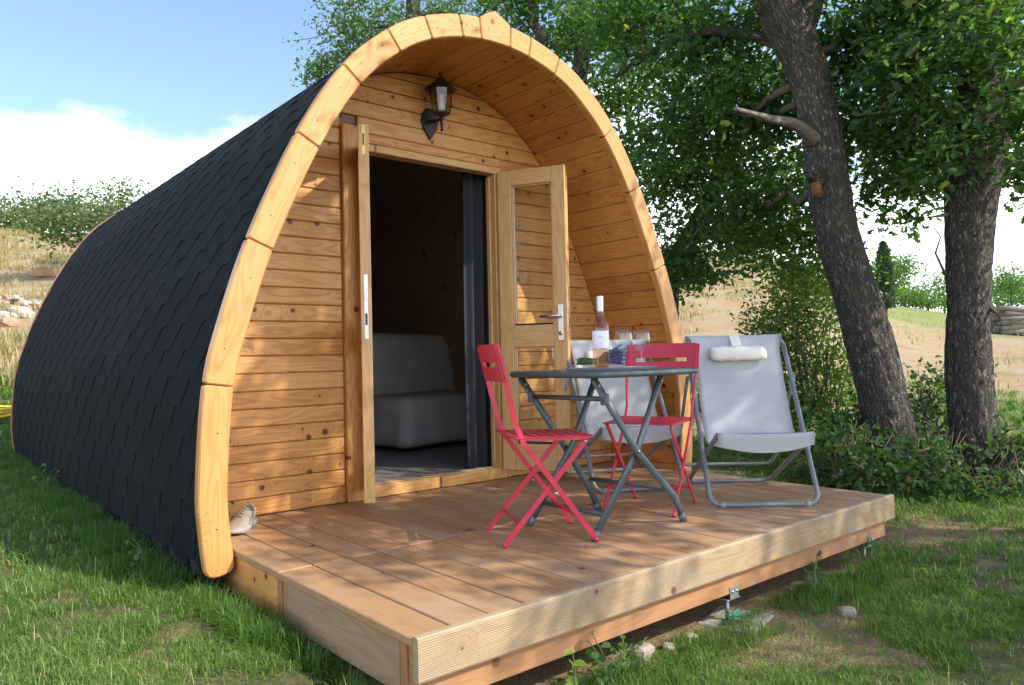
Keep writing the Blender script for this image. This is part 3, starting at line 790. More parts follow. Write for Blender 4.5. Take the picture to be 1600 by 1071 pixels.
for sd in (0, 1):
    for z in np.linspace(0.0, 2.05, 8):
        for i in range(n_ + 1):
            x = i / n_ * .5; V.append((x, .022 * math.sin(x * 75 + .5 * math.sin(z * 2)) + sd * .003, z))
m_ = 8 * (n_ + 1)
for r_ in range(7):
    for i in range(n_):
        a = r_ * (n_ + 1) + i; F.append([a, a + 1, a + n_ + 2, a + n_ + 1]); F.append([m_ + q for q in (a + n_ + 1, a + n_ + 2, a + 1, a)])
MB().add(V, F, None, True).build('cloth', 'curtain_cloth', cur)
mb = MB(); mb.tube([(-.02, .0, 2.07), (.52, 0, 2.07)], .010, 8); mb.build('rod', 'dark_metal', cur)

# ------------------------------------------------------------------ table
tab_ = local_root('folding_table', (.43, -1.445, 0), 0, 'grey folding metal table with crossed legs on the deck', 'table')
TX, TY, TZ = .352, .308, .722
def rrect(hx, hy, r, k=5):
    out = []
    for cx_, cy_, a0 in ((hx - r, hy - r, 0), (-hx + r, hy - r, 90), (-hx + r, -hy + r, 180), (hx - r, -hy + r, 270)):
        for t in range(k + 1): a = R(a0 + 90 * t / k); out.append((cx_ + r * math.cos(a), cy_ + r * math.sin(a)))
    return out
def loft_rr(rs, name, m, par, smooth=False):
    V = []; F = []
    for hx, hy, r, z in rs: V += [(x, y, z) for x, y in rrect(hx, hy, r)]
    k = len(rrect(1, 1, .1))
    for i in range(len(rs) - 1):
        for j in range(k): F.append([i * k + j, i * k + (j + 1) % k, (i + 1) * k + (j + 1) % k, (i + 1) * k + j])
    F += [list(range(k))[::-1], [(len(rs) - 1) * k + j for j in range(k)]]
    return MB().add(V, F, None, smooth).build(name, m, par)
loft_rr([(TX - .028, TY - .028, .04, TZ - .009), (TX - .028, TY - .028, .04, TZ - .002)], 'table_top', 'table_paint', tab_)
rimp = rrect(TX - .015, TY - .015, .05, 6)
mb = MB(); mb.tube([(x, y, TZ - .014) for x, y in rimp], .0145, 10, closed=True, flat=1.0); mb.build('rim', 'table_paint', tab_)
def leg(pts, par, name='leg', r=.018, flat=.62, m='table_paint'):
    mb = MB(); mb.tube(pts, r, 10, flat=flat, twist=Vector((1, 0, .6))); return mb.build(name, m, par)
for yy, ft in ((-.203, (-.272, .303)), (.268, (-.273, .221))):
    # right-leaning and left-leaning leg of each crossed pair
    xo = .0
    l1 = leg([(-.285, yy, TZ - .03), (-.02, yy, .36), (ft[1] - .07, yy, .13), (ft[1], yy, .012)], tab_)
    l2 = leg([(.20, yy + .030 * (1 if yy < 0 else -1), TZ - .03), (.02, yy + .03 * (1 if yy < 0 else -1), .36), (ft[0], yy + .03 * (1 if yy < 0 else -1), .012)], tab_)
    for o, x in ((l1, ft[1]), (l2, ft[0])):
        y_ = yy if o is l1 else yy + .03 * (1 if yy < 0 else -1)
        d_ = .06 if o is l1 else -.055
        mb = MB(); mb.tube([(x - d_ * .35, y_, .040), (x, y_, .002)], .0205, 10, flat=.68, twist=Vector((1, 0, .6))); mb.build('foot_cap', 'table_paint', o)
        for (bx, bz) in (((-.262, .66), (-.02, .36)) if o is l1 else ((.188, .665),)):
            s_ = -1 if yy < 0 else 1
            mb = MB(); mb.tube([(bx, y_ - .012, bz), (bx, y_ - .016, bz)], .006, 8); mb.build('bolt', 'steel', o)
def bar(a, b_, name='crossbar', r=.011, m='table_paint', flat=1.0, par=tab_):
    mb = MB(); mb.tube([a, b_], r, 8, flat=flat); return mb.build(name, m, par)
bar((.205, -.20, .165), (.165, .265, .165)); bar((-.195, -.17, .10), (-.195, .235, .10)); bar((-.205, -.20, .60), (-.205, .265, .60))
mb = MB(); mb.box((-.232, -.222, .575), (-.206, -.186, .625), .004, 2); mb.build('locking_clip', 'table_paint', tab_)
mb = MB(); mb.box((-.232, .255, .575), (-.206, .283, .625), .004, 2); mb.build('locking_clip', 'table_paint', tab_)

# ------------------------------------------------------------------ red folding chairs
def flatbar(pts, w, t, par, name, m='red_paint', side=Vector((1, 0, 0))):
    """flat steel bar: wide face along the path plane normal"""
    P = [Vector(p) for p in pts]; V = []; F = []
    for i, p in enumerate(P):
        tg = (P[min(i + 1, len(P) - 1)] - P[max(i - 1, 0)]).normalized(); n_ = tg.cross(side).normalized()
        for a, b_ in ((-1, -1), (1, -1), (1, 1), (-1, 1)): V.append(p + side * (a * t / 2) + n_ * (b_ * w / 2))
    for i in range(len(P) - 1):
        for k in range(4): F.append([i * 4 + k, i * 4 + (k + 1) % 4, i * 4 + 4 + (k + 1) % 4, i * 4 + 4 + k])
    F += [[3, 2, 1, 0], [len(V) - 4, len(V) - 3, len(V) - 2, len(V) - 1]]
    return MB().add(V, F).build(name, m, par)
def red_chair(loc, facing, label):
    rz = math.atan2(facing[1], facing[0]) - math.pi / 2
    c_ = local_root('folding_chair', (*loc, 0), rz, label, 'chair', 'red folding chairs at the table')
    hw = .182
    for s in (-1, 1):
        x = s * hw
        bl = flatbar([(x * 1.08, -.218, .84), (x * 1.06, -.180, .68), (x, -.145, .52), (x, -.110, .43), (x, .185, .03), (x, .196, .012)], .022, .007, c_, 'back_leg')
        x2 = s * (hw - .016)
        sl_ = flatbar([(x2, .172, .435), (x2, .160, .42), (x2, -.180, .03), (x2, -.192, .012)], .022, .007, c_, 'front_leg')
        for o, xx, y in ((bl, x, .198), (sl_, x2, -.194)):
            mb = MB(); mb.tube([(xx, y, .018), (xx, y, .001)], .010, 8); mb.build('foot', 'red_paint', o)
        mb = MB(); mb.tube([(x + s * .004, .025, .215), (x + s * .008, .025, .215)], .008, 8); mb.build('pivot_bolt', 'steel', bl)
        mb = MB(); mb.tube([(x2 + s * .004, .165, .425), (x2 + s * .008, .165, .425)], .007, 8); mb.build('seat_bolt', 'steel', sl_)
        flatbar([(s * (hw - .008), -.140, .448), (s * (hw - .008), .178, .441)], .016, .005, c_, 'seat_rail')
    for k in range(8):
        y = -.136 + k * .0465
        mb = MB(); mb.box((-hw - (.030 if k == 0 else -.002), y - .0165, .449 - .001 * k), (hw + (.030 if k == 0 else -.002), y + .0165, .4555 - .001 * k), .002, 0)
        mb.build('seat_slat', 'red_paint', c_)
    # slotted sheet backrest, gently curved
    nx, V, F = 14, [], []
    zr = [(.685, 0), (.748, 0), (.768, 0), (.846, 0)]; bw_ = .205
    def pos(x, zt, fr_):
        zt_ = zt - (0 if abs(x) < bw_ - .012 or zt < .83 else .008)
        y = -.181 - (zt - .68) * .235 - .018 * (1 - (x / bw_) ** 2) + (0.0015 if fr_ else -.0015)
        return (x, y, zt_)
    xs = np.linspace(-bw_ - .002, bw_ + .002, nx + 1); S0, S1 = 2, nx - 2
    for fr_ in (0, 1):
        for zt, _ in zr:
            for x in xs: V.append(pos(x, zt, fr_))
    def vid(f_, r_, i): return f_ * 4 * (nx + 1) + r_ * (nx + 1) + i
    cells = [(r_, i) for r_ in range(3) for i in range(nx) if not (r_ == 1 and S0 <= i < S1)]
    cs = set(cells)
    for r_, i in cells:
        F.append([vid(1, r_, i), vid(1, r_, i + 1), vid(1, r_ + 1, i + 1), vid(1, r_ + 1, i)][::-1]); F.append([vid(0, r_, i), vid(0, r_, i + 1), vid(0, r_ + 1, i + 1), vid(0, r_ + 1, i)])
        for (dr, di, a, b_) in ((-1, 0, (r_, i), (r_, i + 1)), (1, 0, (r_ + 1, i + 1), (r_ + 1, i)), (0, -1, (r_ + 1, i), (r_, i)), (0, 1, (r_, i + 1), (r_ + 1, i + 1))):
            if (r_ + dr, i + di) not in cs: F.append([vid(0, *b_), vid(0, *a), vid(1, *a), vid(1, *b_)])
    MB().add(V, F).build('backrest', 'red_paint', c_)
    flatbar([(-hw + .016, -.128, .09), (hw - .016, -.128, .09)], .014, .005, c_, 'spreader', side=Vector((0, 1, 0)))
    flatbar([(-hw, .108, .12), (hw, .108, .12)], .014, .005, c_, 'spreader', side=Vector((0, 1, 0)))
    return c_
red_chair((.067, -1.376), (.89, -.456), 'red folding chair with slatted seat, its back towards the doorway')
red_chair((.896, -1.325), (-.942, -.337), 'red folding chair behind the table, in front of a white sling chair')

# ------------------------------------------------------------------ white sling lounge chairs
def lounge(front, back, label, sc_=1.0):
    """front = middle of the front floor bar, back = horizontal unit vector towards the head"""
    rz = math.atan2(back[1], back[0]) - math.pi / 2
    c_ = local_root('lounge_chair', (*front, 0), rz, label, 'lounge chair', 'white sling chairs on the deck')
    hw = .275
    def U(y0, z0, y1, z1, r=.06, w=hw):
        """U tube: floor bar at (y0,z0), arms rising to (y1,z1)"""
        d_ = Vector((0, y1 - y0, z1 - z0)).normalized(); pts = []
        pts.append((-w, y1, z1))
        for t in range(7):
            a = R(90 * t / 6); k_ = r * (1 - math.sin(a)); q = r * (1 - math.cos(a))
            pts.append((-w + q, y0 + d_.y * k_, z0 + d_.z * k_))
        m_ = [(-p[0], p[1], p[2]) for p in pts[::-1]]
        return pts + m_
    T = .0125
    HY, HZ = .50, .83
    mb = MB(); mb.tube(U(0, T, HY, HZ), T, 10); A = mb.build('long_frame', 'frame_paint', c_)
    mb = MB(); mb.tube([(-hw, HY - .001, HZ - .001), (-hw + .012, HY + .022, HZ + .028), (-hw + .05, HY + .033, HZ + .040), (hw - .05, HY + .033, HZ + .040), (hw - .012, HY + .022, HZ + .028), (hw, HY - .001, HZ - .001)], T, 10); mb.build('head_bar', 'frame_paint', A)
    SY, SZ = -.035, .365
    mb = MB(); mb.tube(U(.74, T, SY, SZ, w=hw - .032), T, 10); B = mb.build('seat_frame', 'dark_metal' if False else 'frame_paint', c_)
    mb = MB(); mb.tube([(-hw + .030, SY, SZ), (hw - .030, SY, SZ)], T, 10); mb.build('front_rail', 'frame_paint', B)
    mb = MB(); mb.tube(U(.84, .10, .40, .655, w=hw + .022), .010, 8); mb.build('back_support', 'frame_paint', c_)
    for s in (-1, 1):
        mb = MB(); mb.tube([(s * (hw - .075), 0, T), (s * (hw - .045), 0, T)], T + .003, 10); mb.build('floor_cap', 'grey_cap', A)
        mb = MB(); mb.tube([(s * (hw - .02), .165, .274), (s * (hw + .016), .165, .274)], .006, 8); mb.build('pivot_bolt', 'steel', A)
    # sling: from head bar down in a sagging curve to the front rail
    nx, nl = 16, 34; V = []; F = []
    key = [(HY + .052, HZ + .022), (HY + .052, HZ + .048), (HY + .034, HZ + .061), (HY + .011, HZ + .051), (.484, .832), (.440, .735), (.385, .60), (.31, .45), (.25, .35), (.17, .305), (.07, .33), (0, .374), (-.022, .3825), (-.042, .3815), (-.0525, .368), (-.0545, .345), (-.050, .322)]
    key = catmull(np.array(key), 4)
    for sd in (0, 1):
        for i, (y, z) in enumerate(key):
            v = i / (len(key) - 1)
            for k in range(nx + 1):
                x = (k / nx * 2 - 1); wdt = hw + .006 - .040 * smoothstep(.09, .30, v)
                sag = (1 - x * x) * (.030 * math.exp(-((v - .55) / .2) ** 2) + .012 * smoothstep(.1, .2, v) * (1 - smoothstep(.7, .85, v)) + .040 * smoothstep(.945, 1, v))
                cr_ = (1 - smoothstep(.0, .12, v)) * max(0, abs(x) - .82) ** 2 * 1.0
                V.append((x * wdt, y + sag * .45 * (v < .7), z - sag - cr_ - (sd * .0025)))
    m_ = len(key) * (nx + 1)
    for i in range(len(key) - 1):
        for k in range(nx):
            a = i * (nx + 1) + k; F.append([a, a + nx + 1, a + nx + 2, a + 1]); F.append([m_ + q for q in (a + 1, a + nx + 2, a + nx + 1, a)])
    for i in range(len(key) - 1):
        for k in (0, nx):
            a = i * (nx + 1) + k; F.append([a, m_ + a, m_ + a + nx + 1, a + nx + 1])
    sl_ = MB().add(V, F, None, True).build('sling', 'sling', c_)
    # pillow and its strap
    def back_pt(y, z, x, d_): return (x, y - d_ * .78, z + d_ * .62)
    V = []; F = []; nu, nv = 22, 14
    for i in range(nu + 1):
        t = i / nu * 2 - 1; e = max(0.02, 1 - abs(t) ** 9) ** .5
        for j in range(nv):
            a = 2 * math.pi * j / nv; ca_ = math.copysign(abs(math.cos(a)) ** .75, math.cos(a)); sa_ = math.sin(a)
            al = .044 * ca_ * (.70 + .30 * e) + .002 * math.sin(t * 11); th = .026 * sa_ * (.2 + .8 * e) + .025
            V.append((t * .158, .462 + al * .515 - th * .857, .770 + al * .857 + th * .515))
    for i in range(nu):
        for j in range(nv): F.append([i * nv + j, i * nv + (j + 1) % nv, (i + 1) * nv + (j + 1) % nv, (i + 1) * nv + j])
    F += [list(range(nv))[::-1], [nu * nv + j for j in range(nv)]]
    pw = MB().add(V, F, None, True).build('pillow', 'canvas', c_)
    mb = MB(); mb.add([(x, y, z) for x in (-.028, .028) for y, z in ((.548, .889), (.528, .892), (.500, .866), (.462, .828), (.466, .822), (.530, .880))], [[0, 1, 7, 6], [1, 2, 8, 7], [2, 3, 9, 8], [3, 4, 10, 9], [4, 5, 11, 10], [5, 0, 6, 11], [5, 4, 3, 2, 1, 0], [6, 7, 8, 9, 10, 11]]); mb.build('strap', 'canvas', pw)
    return c_
lounge((1.287, -1.735), (.672, .741), 'white sling lounge chair standing alone at the open end of the deck')
lounge((1.205, -.985), (.46, .888), 'white sling lounge chair behind the table, under the porch arch')

# ------------------------------------------------------------------ things on the table
ztop = TZ - .0005
tr_p = at(957, 575, 3.42); tr_p = (tr_p[0], tr_p[1])
tray = local_root('tray', (tr_p[0], tr_p[1], ztop), R(8), 'flat grey-blue tray under the bottle and glasses', 'tray')
loft_rr([(.175, .125, .03, .001), (.188, .138, .035, .011), (.190, .140, .035, .013), (.184, .134, .032, .013), (.172, .122, .03, .005)], 'base', 'tray', tray)
def on_table(px, dep): p = at(px, 572, dep); return (p[0], p[1], ztop + .0065)
bot = local_root('wine_bottle', on_table(940, 3.30), 0, 'tall clear bottle of rose wine with white label and silver capsule', 'bottle')
prof_b = [(0, .018), (.022, .012), (.034, .002), (.0365, .006), (.037, .02), (.037, .165), (.0365, .180), (.033, .200), (.024, .218), (.0165, .232), (.0145, .25), (.0140, .318), (0, .3185)]
mb = MB(); mb.lathe(prof_b, n=32); gb = mb.build('glass_body', 'bottle_glass', bot)
mb = MB(); mb.lathe([(0, .022), (.020, .016), (.031, .007), (.034, .012), (.0345, .165), (.034, .18), (.030, .2), (.022, .217), (.0145, .231), (.0, .2315)], n=32); mb.build('wine', 'wine', bot)
mb = MB(); mb.lathe([(.0150, .252), (.0152, .258), (.0152, .318), (.0146, .3205), (0, .321)], n=24); mb.build('capsule', 'capsule', bot)
ca = math.atan2(CAM[1] - bot.location.y, CAM[0] - bot.location.x)
mb = MB(); mb.lathe([(.0376, .092), (.0378, .093), (.0378, .166), (.0376, .167)], n=28, a0=ca - 1.35, a1=ca + 1.25); lb = mb.build('label', 'paper', bot)
mb = MB()
for (zz_, hh_, a0_, a1_) in ((.140, .0035, -.28, .22), (.1345, .0016, -.2, .16), (.112, .0014, -.32, .3), (.103, .0009, -.75, .75), (.0995, .0009, -.75, .75)):
    mb.lathe([(.0381, zz_), (.0381, zz_ + hh_)], n=10, a0=ca + a0_, a1=ca + a1_)
mb.build('label_print', 'ink', lb)
mb = MB(); mb.lathe([(.0376, .115), (.0377, .116), (.0377, .160), (.0375, .161)], n=16, a0=ca + 1.9, a1=ca + 3.6); mb.build('rear_label', 'paper', bot)
def wineglass(loc, label):
    g = local_root('wine_glass', loc, 0, label, 'wine glass', 'wine glasses on the tray')
    mb = MB(); mb.lathe([(0, .0035), (.030, .0015), (.034, .0005), (.034, .0015), (.012, .0065), (.0045, .012), (.0038, .03), (.0038, .062), (.006, .070), (0, .072)], n=28); mb.build('stem', 'clear_glass', g)
    mb = MB(); mb.lathe([(.003, .071), (.018, .078), (.031, .092), (.0385, .112), (.040, .128), (.037, .152), (.0335, .172), (.0328, .172), (.0362, .152), (.0390, .128), (.0375, .112), (.030, .094), (.017, .081), (.0, .076)], n=32); mb.build('bowl', 'clear_glass', g)
wineglass(on_table(975.5, 3.34), 'empty wine glass beside the bottle'); wineglass(on_table(1003.5, 3.45), 'empty wine glass farther from the bottle')
lav = local_root('lavender_bunch', (*at(940, 570, 3.52)[:2], ztop + .013), math.atan2(AXR[1], AXR[0]), 'tied bunch of lavender lying behind the bottle', 'lavender')
mb = MB(); fl_ = MB()
for k in range(70):
    y, zt = rng.normal(0, .016), abs(rng.normal(.012, .012))
    x0 = -.105 + rng.uniform(-.012, .012); x1 = .02 + rng.uniform(-.02, .03); sp = 1.4
    mb.tube([(x0, y, .012 + zt * .9), (-.02, y * .6, .016 + zt * .6), (x1, y * sp, .02 + zt * 1.3)], .0017, 4)
    d_ = Vector((.055, y * .5, .012 * rng.normal() + .01)); a = Vector((x1, y * sp, .02 + zt * 1.3))
    pts = [a + d_ * t for t in np.linspace(0, 1.25, 7)]
    fl_.tube(pts, [.003, .007, .0045, .0075, .0045, .006, .002], 5, smooth=False)
mb.build('stems', 'stem_green', lav); fl_.build('flower_heads', 'lavender', lav)
mb = MB(); mb.tube([(-.02, .026 * math.cos(a), .020 + .020 * math.sin(a)) for a in np.linspace(0, 2 * math.pi, 16, endpoint=False)], .003, 6, closed=True); mb.build('string', 'lace', lav)

# ------------------------------------------------------------------ shoes
def shoe(loc, rz, label):
    s = local_root('shoe', loc, rz, label, 'shoe', 'pair of walking shoes by the wall')
    st = np.linspace(0, 1, 22)           # heel 0 -> toe 1 along +x, 0.28 m
    def half(t): return np.interp(t, [0, .06, .25, .45, .68, .85, .95, 1], [.018, .032, .036, .037, .048, .045, .030, .006])
    def top(t): return np.interp(t, [0, .08, .22, .34, .5, .7, .85, .95, 1], [.085, .098, .088, .095, .082, .058, .048, .038, .022])
    V = []; F = []; nn = 14
    for t in st:
        x = t * .28; h = half(t); tp = top(t)
        for k in range(nn):
            a = math.pi * k / (nn - 1); cy = math.cos(a); sy = math.sin(a)
            op = smoothstep(.05, .10, t) * (1 - smoothstep(.30, .40, t))
            V.append((x, h * np.sign(cy) * abs(cy) ** .7, .020 + (tp - .020) * sy ** .75 - op * max(0, sy - .80) * .26))
    for i in range(len(st) - 1):
        for k in range(nn - 1): a = i * nn + k; F.append([a, a + 1, a + nn + 1, a + nn])
    F += [[k for k in range(nn)], [(len(st) - 1) * nn + k for k in range(nn)][::-1]]
    up = MB().add(V, F, None, True).build('upper', 'shoe_mesh', s)
    V = []; F = []; ring = [(t * .292 - .006, 1) for t in st] + [(t * .292 - .006, -1) for t in st[::-1]]
    for z, e in ((.0, .0), (.006, .004), (.020, .005), (.028, .002)):
        for (x, sg), t in zip(ring, list(st) + list(st[::-1])): V.append((x, sg * (half(t) + e), z + .012 * smoothstep(.8, 1, t) * (z < .02)))
    k = len(ring)
    for i in range(3):
        for j in range(k): F.append([i * k + j, i * k + (j + 1) % k, (i + 1) * k + (j + 1) % k, (i + 1) * k + j])
    F += [list(range(k))[::-1], [3 * k + j for j in range(k)]]
    MB().add(V, F, None, True).build('sole', 'shoe_sole', s)
    mb = MB()
    for q in range(4):
        x = .095 + q * .022; t = x / .28; tp = top(t)
        mb.tube([(x, -.024, tp - .010), (x + .012, 0, tp + .003), (x + .02, .024, tp - .012)], .0026, 5); mb.tube([(x, .024, tp - .010), (x + .012, 0, tp + .004), (x + .02, -.024, tp - .012)], .0026, 5)
    mb.tube([(.10, .0, .105), (.08, .03, .112), (.10, .055, .075), (.12, .05, .05)], .0026, 5); mb.tube([(.10, .0, .105), (.085, -.035, .11), (.11, -.06, .07), (.12, -.062, .03)], .0026, 5)
    mb.build('laces', 'lace', s)
    mb = MB()
    for sg in (-1, 1): mb.tube([(.02, sg * .034, .055), (.07, sg * .037, .065), (.12, sg * .040, .040), (.17, sg * .047, .034)], [.004, .007, .007, .004], 6, flat=.4)
    mb.tube([(.005, 0, .05), (.000, 0, .095), (.004, 0, .108)], [.012, .012, .006], 8, flat=.5); mb.build('overlays', 'shoe_grey', s)
    mb = MB(); mb.lathe([(0, .080), (.024, .082)], .058, 0, 12); mb.build('lining', 'shoe_in', s)
shoe((-.760, -.17, .001), R(232), 'beige walking shoe nearer the deck edge, partly behind the arch foot'); shoe((-.85, -.075, .001), R(215), 'beige walking shoe closer to the pod wall')

# ------------------------------------------------------------------ plants: builders
def leaf_template(kind):
    if kind == 'oak':
        half = [(0, 0), (.10, .10), (.20, .13), (.28, .09), (.40, .24), (.50, .22), (.55, .14), (.70, .26), (.80, .22), (.84, .14), (.94, .12), (1, 0)]
    elif kind == 'oval': half = [(0, 0), (.15, .16), (.40, .25), (.70, .20), (.90, .09), (1, 0)]
    elif kind == 'wide': half = [(0, 0), (.10, .25), (.35, .38), (.65, .30), (.88, .12), (1, 0)]
    else: half = [(0, 0), (.45, .26), (1, 0)]
    h = len(half); mid = [(0, 0, 0), (1, 0, -.06)]
    V = [(x, y, abs(y) * .35 - .06 * x * x) for x, y in half] + [(x, -y, abs(y) * .35 - .06 * x * x) for x, y in half[1:-1]]
    fa = list(range(h)); fb = [0] + list(range(h, 2 * h - 2)) + [h - 1]
    return np.array(V, float), [fa[::-1], fb]
def scatter_leaves(name, P, size, kind, material, parent=None, up=.35, lc=None, droop=0.0, spread=.22):
    n_ = len(P); V0, F0 = leaf_template(kind)
    d = rng.normal(size=(n_, 3)); d[:, 2] = d[:, 2] * .7 - droop; d /= np.linalg.norm(d, axis=1)[:, None]
    nn = rng.normal(size=(n_, 3)) * (1 - up); nn[:, 2] += up * 1.6
    nn -= d * (nn * d).sum(1)[:, None]; nn /= np.maximum(np.linalg.norm(nn, axis=1), 1e-6)[:, None]
    b_ = np.cross(nn, d)
    sz = size * rng.uniform(.5, 1.35, n_)
    V = P[:, None, :] + sz[:, None, None] * (V0[None, :, 0:1] * d[:, None, :] + V0[None, :, 1:2] * b_[:, None, :] + V0[None, :, 2:3] * nn[:, None, :])
    k = len(V0); base = np.arange(n_)[:, None] * k
    loops = np.concatenate([base + np.array(f)[None, :] for f in F0], 1).ravel()
    nper = np.tile([len(f) for f in F0], n_)
    if lc is None: lc = np.clip(rng.normal(.45, .22, n_), 0, 1)
    return np_mesh(name, V.reshape(-1, 3), loops, nper, material, parent, np.repeat(lc, k))
def clump_points(clumps, leaves_per_twig=14, twig=.105):
    """clumps: (centre, radii, number of leaves); leaves gather round twigs inside uneven ellipsoids"""
    out = []; tw = []; tone = []
    for c_, rd, n_ in clumps:
        m_ = max(3, int(n_ / leaves_per_twig)); q = rng.normal(size=(m_, 3)); q /= np.linalg.norm(q, axis=1)[:, None]
        rr = rng.random(m_) ** .42; lob = 1 + .32 * np.sin(q[:, 0] * 5.1 + c_[0]) * np.cos(q[:, 2] * 4.3 + c_[1]) + .2 * rng.normal(size=m_)
        n_ = int(n_ * .66)
        ctr = np.array(c_) + q * (rr * lob)[:, None] * np.array(rd)
        tw.append((ctr, np.array(c_)))
        idx = rng.integers(0, m_, n_)
        out.append(ctr[idx] + rng.normal(size=(n_, 3)) * np.array([twig, twig, twig * .6]))
        tn = rng.normal(.43, .21, m_); tone.append(np.clip(tn[idx] + rng.normal(0, .16, n_), 0, 1))
    return np.concatenate(out), tw, np.concatenate(tone)
def trunk_mesh(name, pts, rads, parent, material='bark', n_=40, step=.035, ridge=.018, seed=0):
    P = catmull(np.array(pts, float), 12); Rr = catmull(np.array([[r, 0] for r in rads], float), 12)[:, 0]
    sl_ = np.concatenate([[0], np.cumsum(np.linalg.norm(np.diff(P, axis=0), axis=1))])
    m_ = max(6, int(sl_[-1] / step)); s = np.linspace(0, sl_[-1], m_)
    P = np.stack([np.interp(s, sl_, P[:, i]) for i in range(3)], 1); Rr = np.interp(s, sl_, Rr)
    T = np.gradient(P, axis=0); T /= np.linalg.norm(T, axis=1)[:, None]
    u = np.array([1., 0, 0]) if abs(T[0, 0]) < .8 else np.array([0, 1., 0]); V = []; Wp = []
    for i in range(m_):
        u = u - T[i] * (u @ T[i]); u /= np.linalg.norm(u); w = np.cross(T[i], u)
        a = np.linspace(0, 2 * np.pi, n_, endpoint=False)
        ca_, sa_ = np.cos(a), np.sin(a)
        # plates split by fissures that wander along the trunk
        th = a * Rr[0] * 24 + 1.6 * vnoise(ca_ * 3 + seed, s[i] * 5 + sa_ * 3) + .8 * vnoise(ca_ * 9 + seed, s[i] * 14 + sa_ * 9)
        per_ = max(4, int(round(2 * np.pi * Rr[0] * 24))); q1 = vnoise((th * per_ / (2 * np.pi * Rr[0] * 24)) % 64, np.full(n_, s[i] * 5.0 + seed))
        q = 1 - np.clip(np.abs(q1 - .5) * 4.5, 0, 1) ** .7
        q = .5 - .75 * q + .35 * vnoise(ca_ * 16 + seed, s[i] * 22 + sa_ * 16)
        lump = vnoise(ca_ * 1.3 + 5 + seed, s[i] * 1.6 + sa_ * 1.3)
        r_ = Rr[i] * (.90 + .2 * lump) + ridge * q
        if ridge > .012: r_ = r_ + Rr[0] * .22 * max(0.0, 1 - s[i] / .40) ** 2 * (.5 + .5 * np.cos(5 * a + seed))
        V.append(P[i] + np.outer(ca_ * r_, u) + np.outer(sa_ * r_, w))
        Wp.append(np.stack([ca_ * Rr[i], sa_ * Rr[i], np.full(n_, s[i])], 1))
    V = np.concatenate(V); Wp = np.concatenate(Wp)
    i0 = np.arange(m_ - 1)[:, None] * n_; j0 = np.arange(n_)[None]; j1 = (j0 + 1) % n_
    q = np.stack([i0 + j0, i0 + j1, i0 + n_ + j1, i0 + n_ + j0], -1).reshape(-1, 4)
    loops = np.concatenate([q.ravel(), np.arange(n_)[::-1], (m_ - 1) * n_ + np.arange(n_)]); nper = np.concatenate([np.full(len(q), 4), [n_, n_]])
    return np_mesh(name, V, loops, nper, material, parent, smooth=True, extra={'wp': Wp + seed * 3.0})
def wander(a, b_, k=6, amp=.12):
    a, b_ = np.array(a, float), np.array(b_, float); L_ = np.linalg.norm(b_ - a)
    pts = [a + (b_ - a) * t + rng.normal(size=3) * amp * L_ * math.sin(math.pi * t) * np.array([1, 1, .8]) for t in np.linspace(0, 1, k)]
    pts = [np.array(p) for p in pts]
    return pts
def tree(name, label, cat, base, trunks, clumps, leafsize, kind, leafm, limbs=6, twigs=40, group=None, up=.35, ridge=.020, per_twig=16, twig=.105, bark='bark', limb_r=.045, droop=.1):
    t = empty(name, base, 0, label, cat, group)
    inv = Matrix.Translation(-Vector(base))
    def put(o): o.parent = t; o.matrix_parent_inverse = inv; return o
    tops = []
    for k, (pts, rads) in enumerate(trunks):
        put(trunk_mesh('trunk' if k == 0 else 'branch', pts, rads, None, bark, n_=84 if max(rads) > .2 else (32 if max(rads) > .1 else 12), step=.018 if max(rads) > .2 else (.04 if max(rads) > .1 else .08), ridge=ridge if max(rads) > .1 else ridge * .3, seed=rng.uniform(1, 40)))
        cc = catmull(np.array(pts, float), 8); tops.append(cc[len(cc) // 3:])
    tops = np.concatenate(tops) if tops else np.array([base])
    P, tw, tone = clump_points(clumps, per_twig, twig)
    k = 0
    for ctr, c_ in sorted(tw, key=lambda q: -len(q[0]))[:limbs]:
        j = np.argmin(np.linalg.norm(tops - c_, axis=1) + np.maximum(0, tops[:, 2] - c_[2]) * 1.5); a = tops[j]
        if np.linalg.norm(a - c_) < .25: continue
        mb = MB(); mb.tube(wander(a, c_, 7, .05), list(np.linspace(limb_r, limb_r * .35, 7)), 7)
        put(mb.build('branch', 'twig'))
    mb = MB(); allc = np.concatenate([np.concatenate([ctr, np.repeat(c_[None], len(ctr), 0)], 1) for ctr, c_ in tw])
    for q in allc[rng.permutation(len(allc))[:twigs]]:
        mb.tube(wander(q[3:] * .55 + q[:3] * .45, q[:3], 4, .08), list(np.linspace(limb_r * .22, .003, 4)), 4)
    if twigs: tag(put(mb.build('twigs', 'twig')), kind='stuff')
    put(scatter_leaves('crown', P, leafsize, kind, leafm, None, up, tone, droop))
    return t

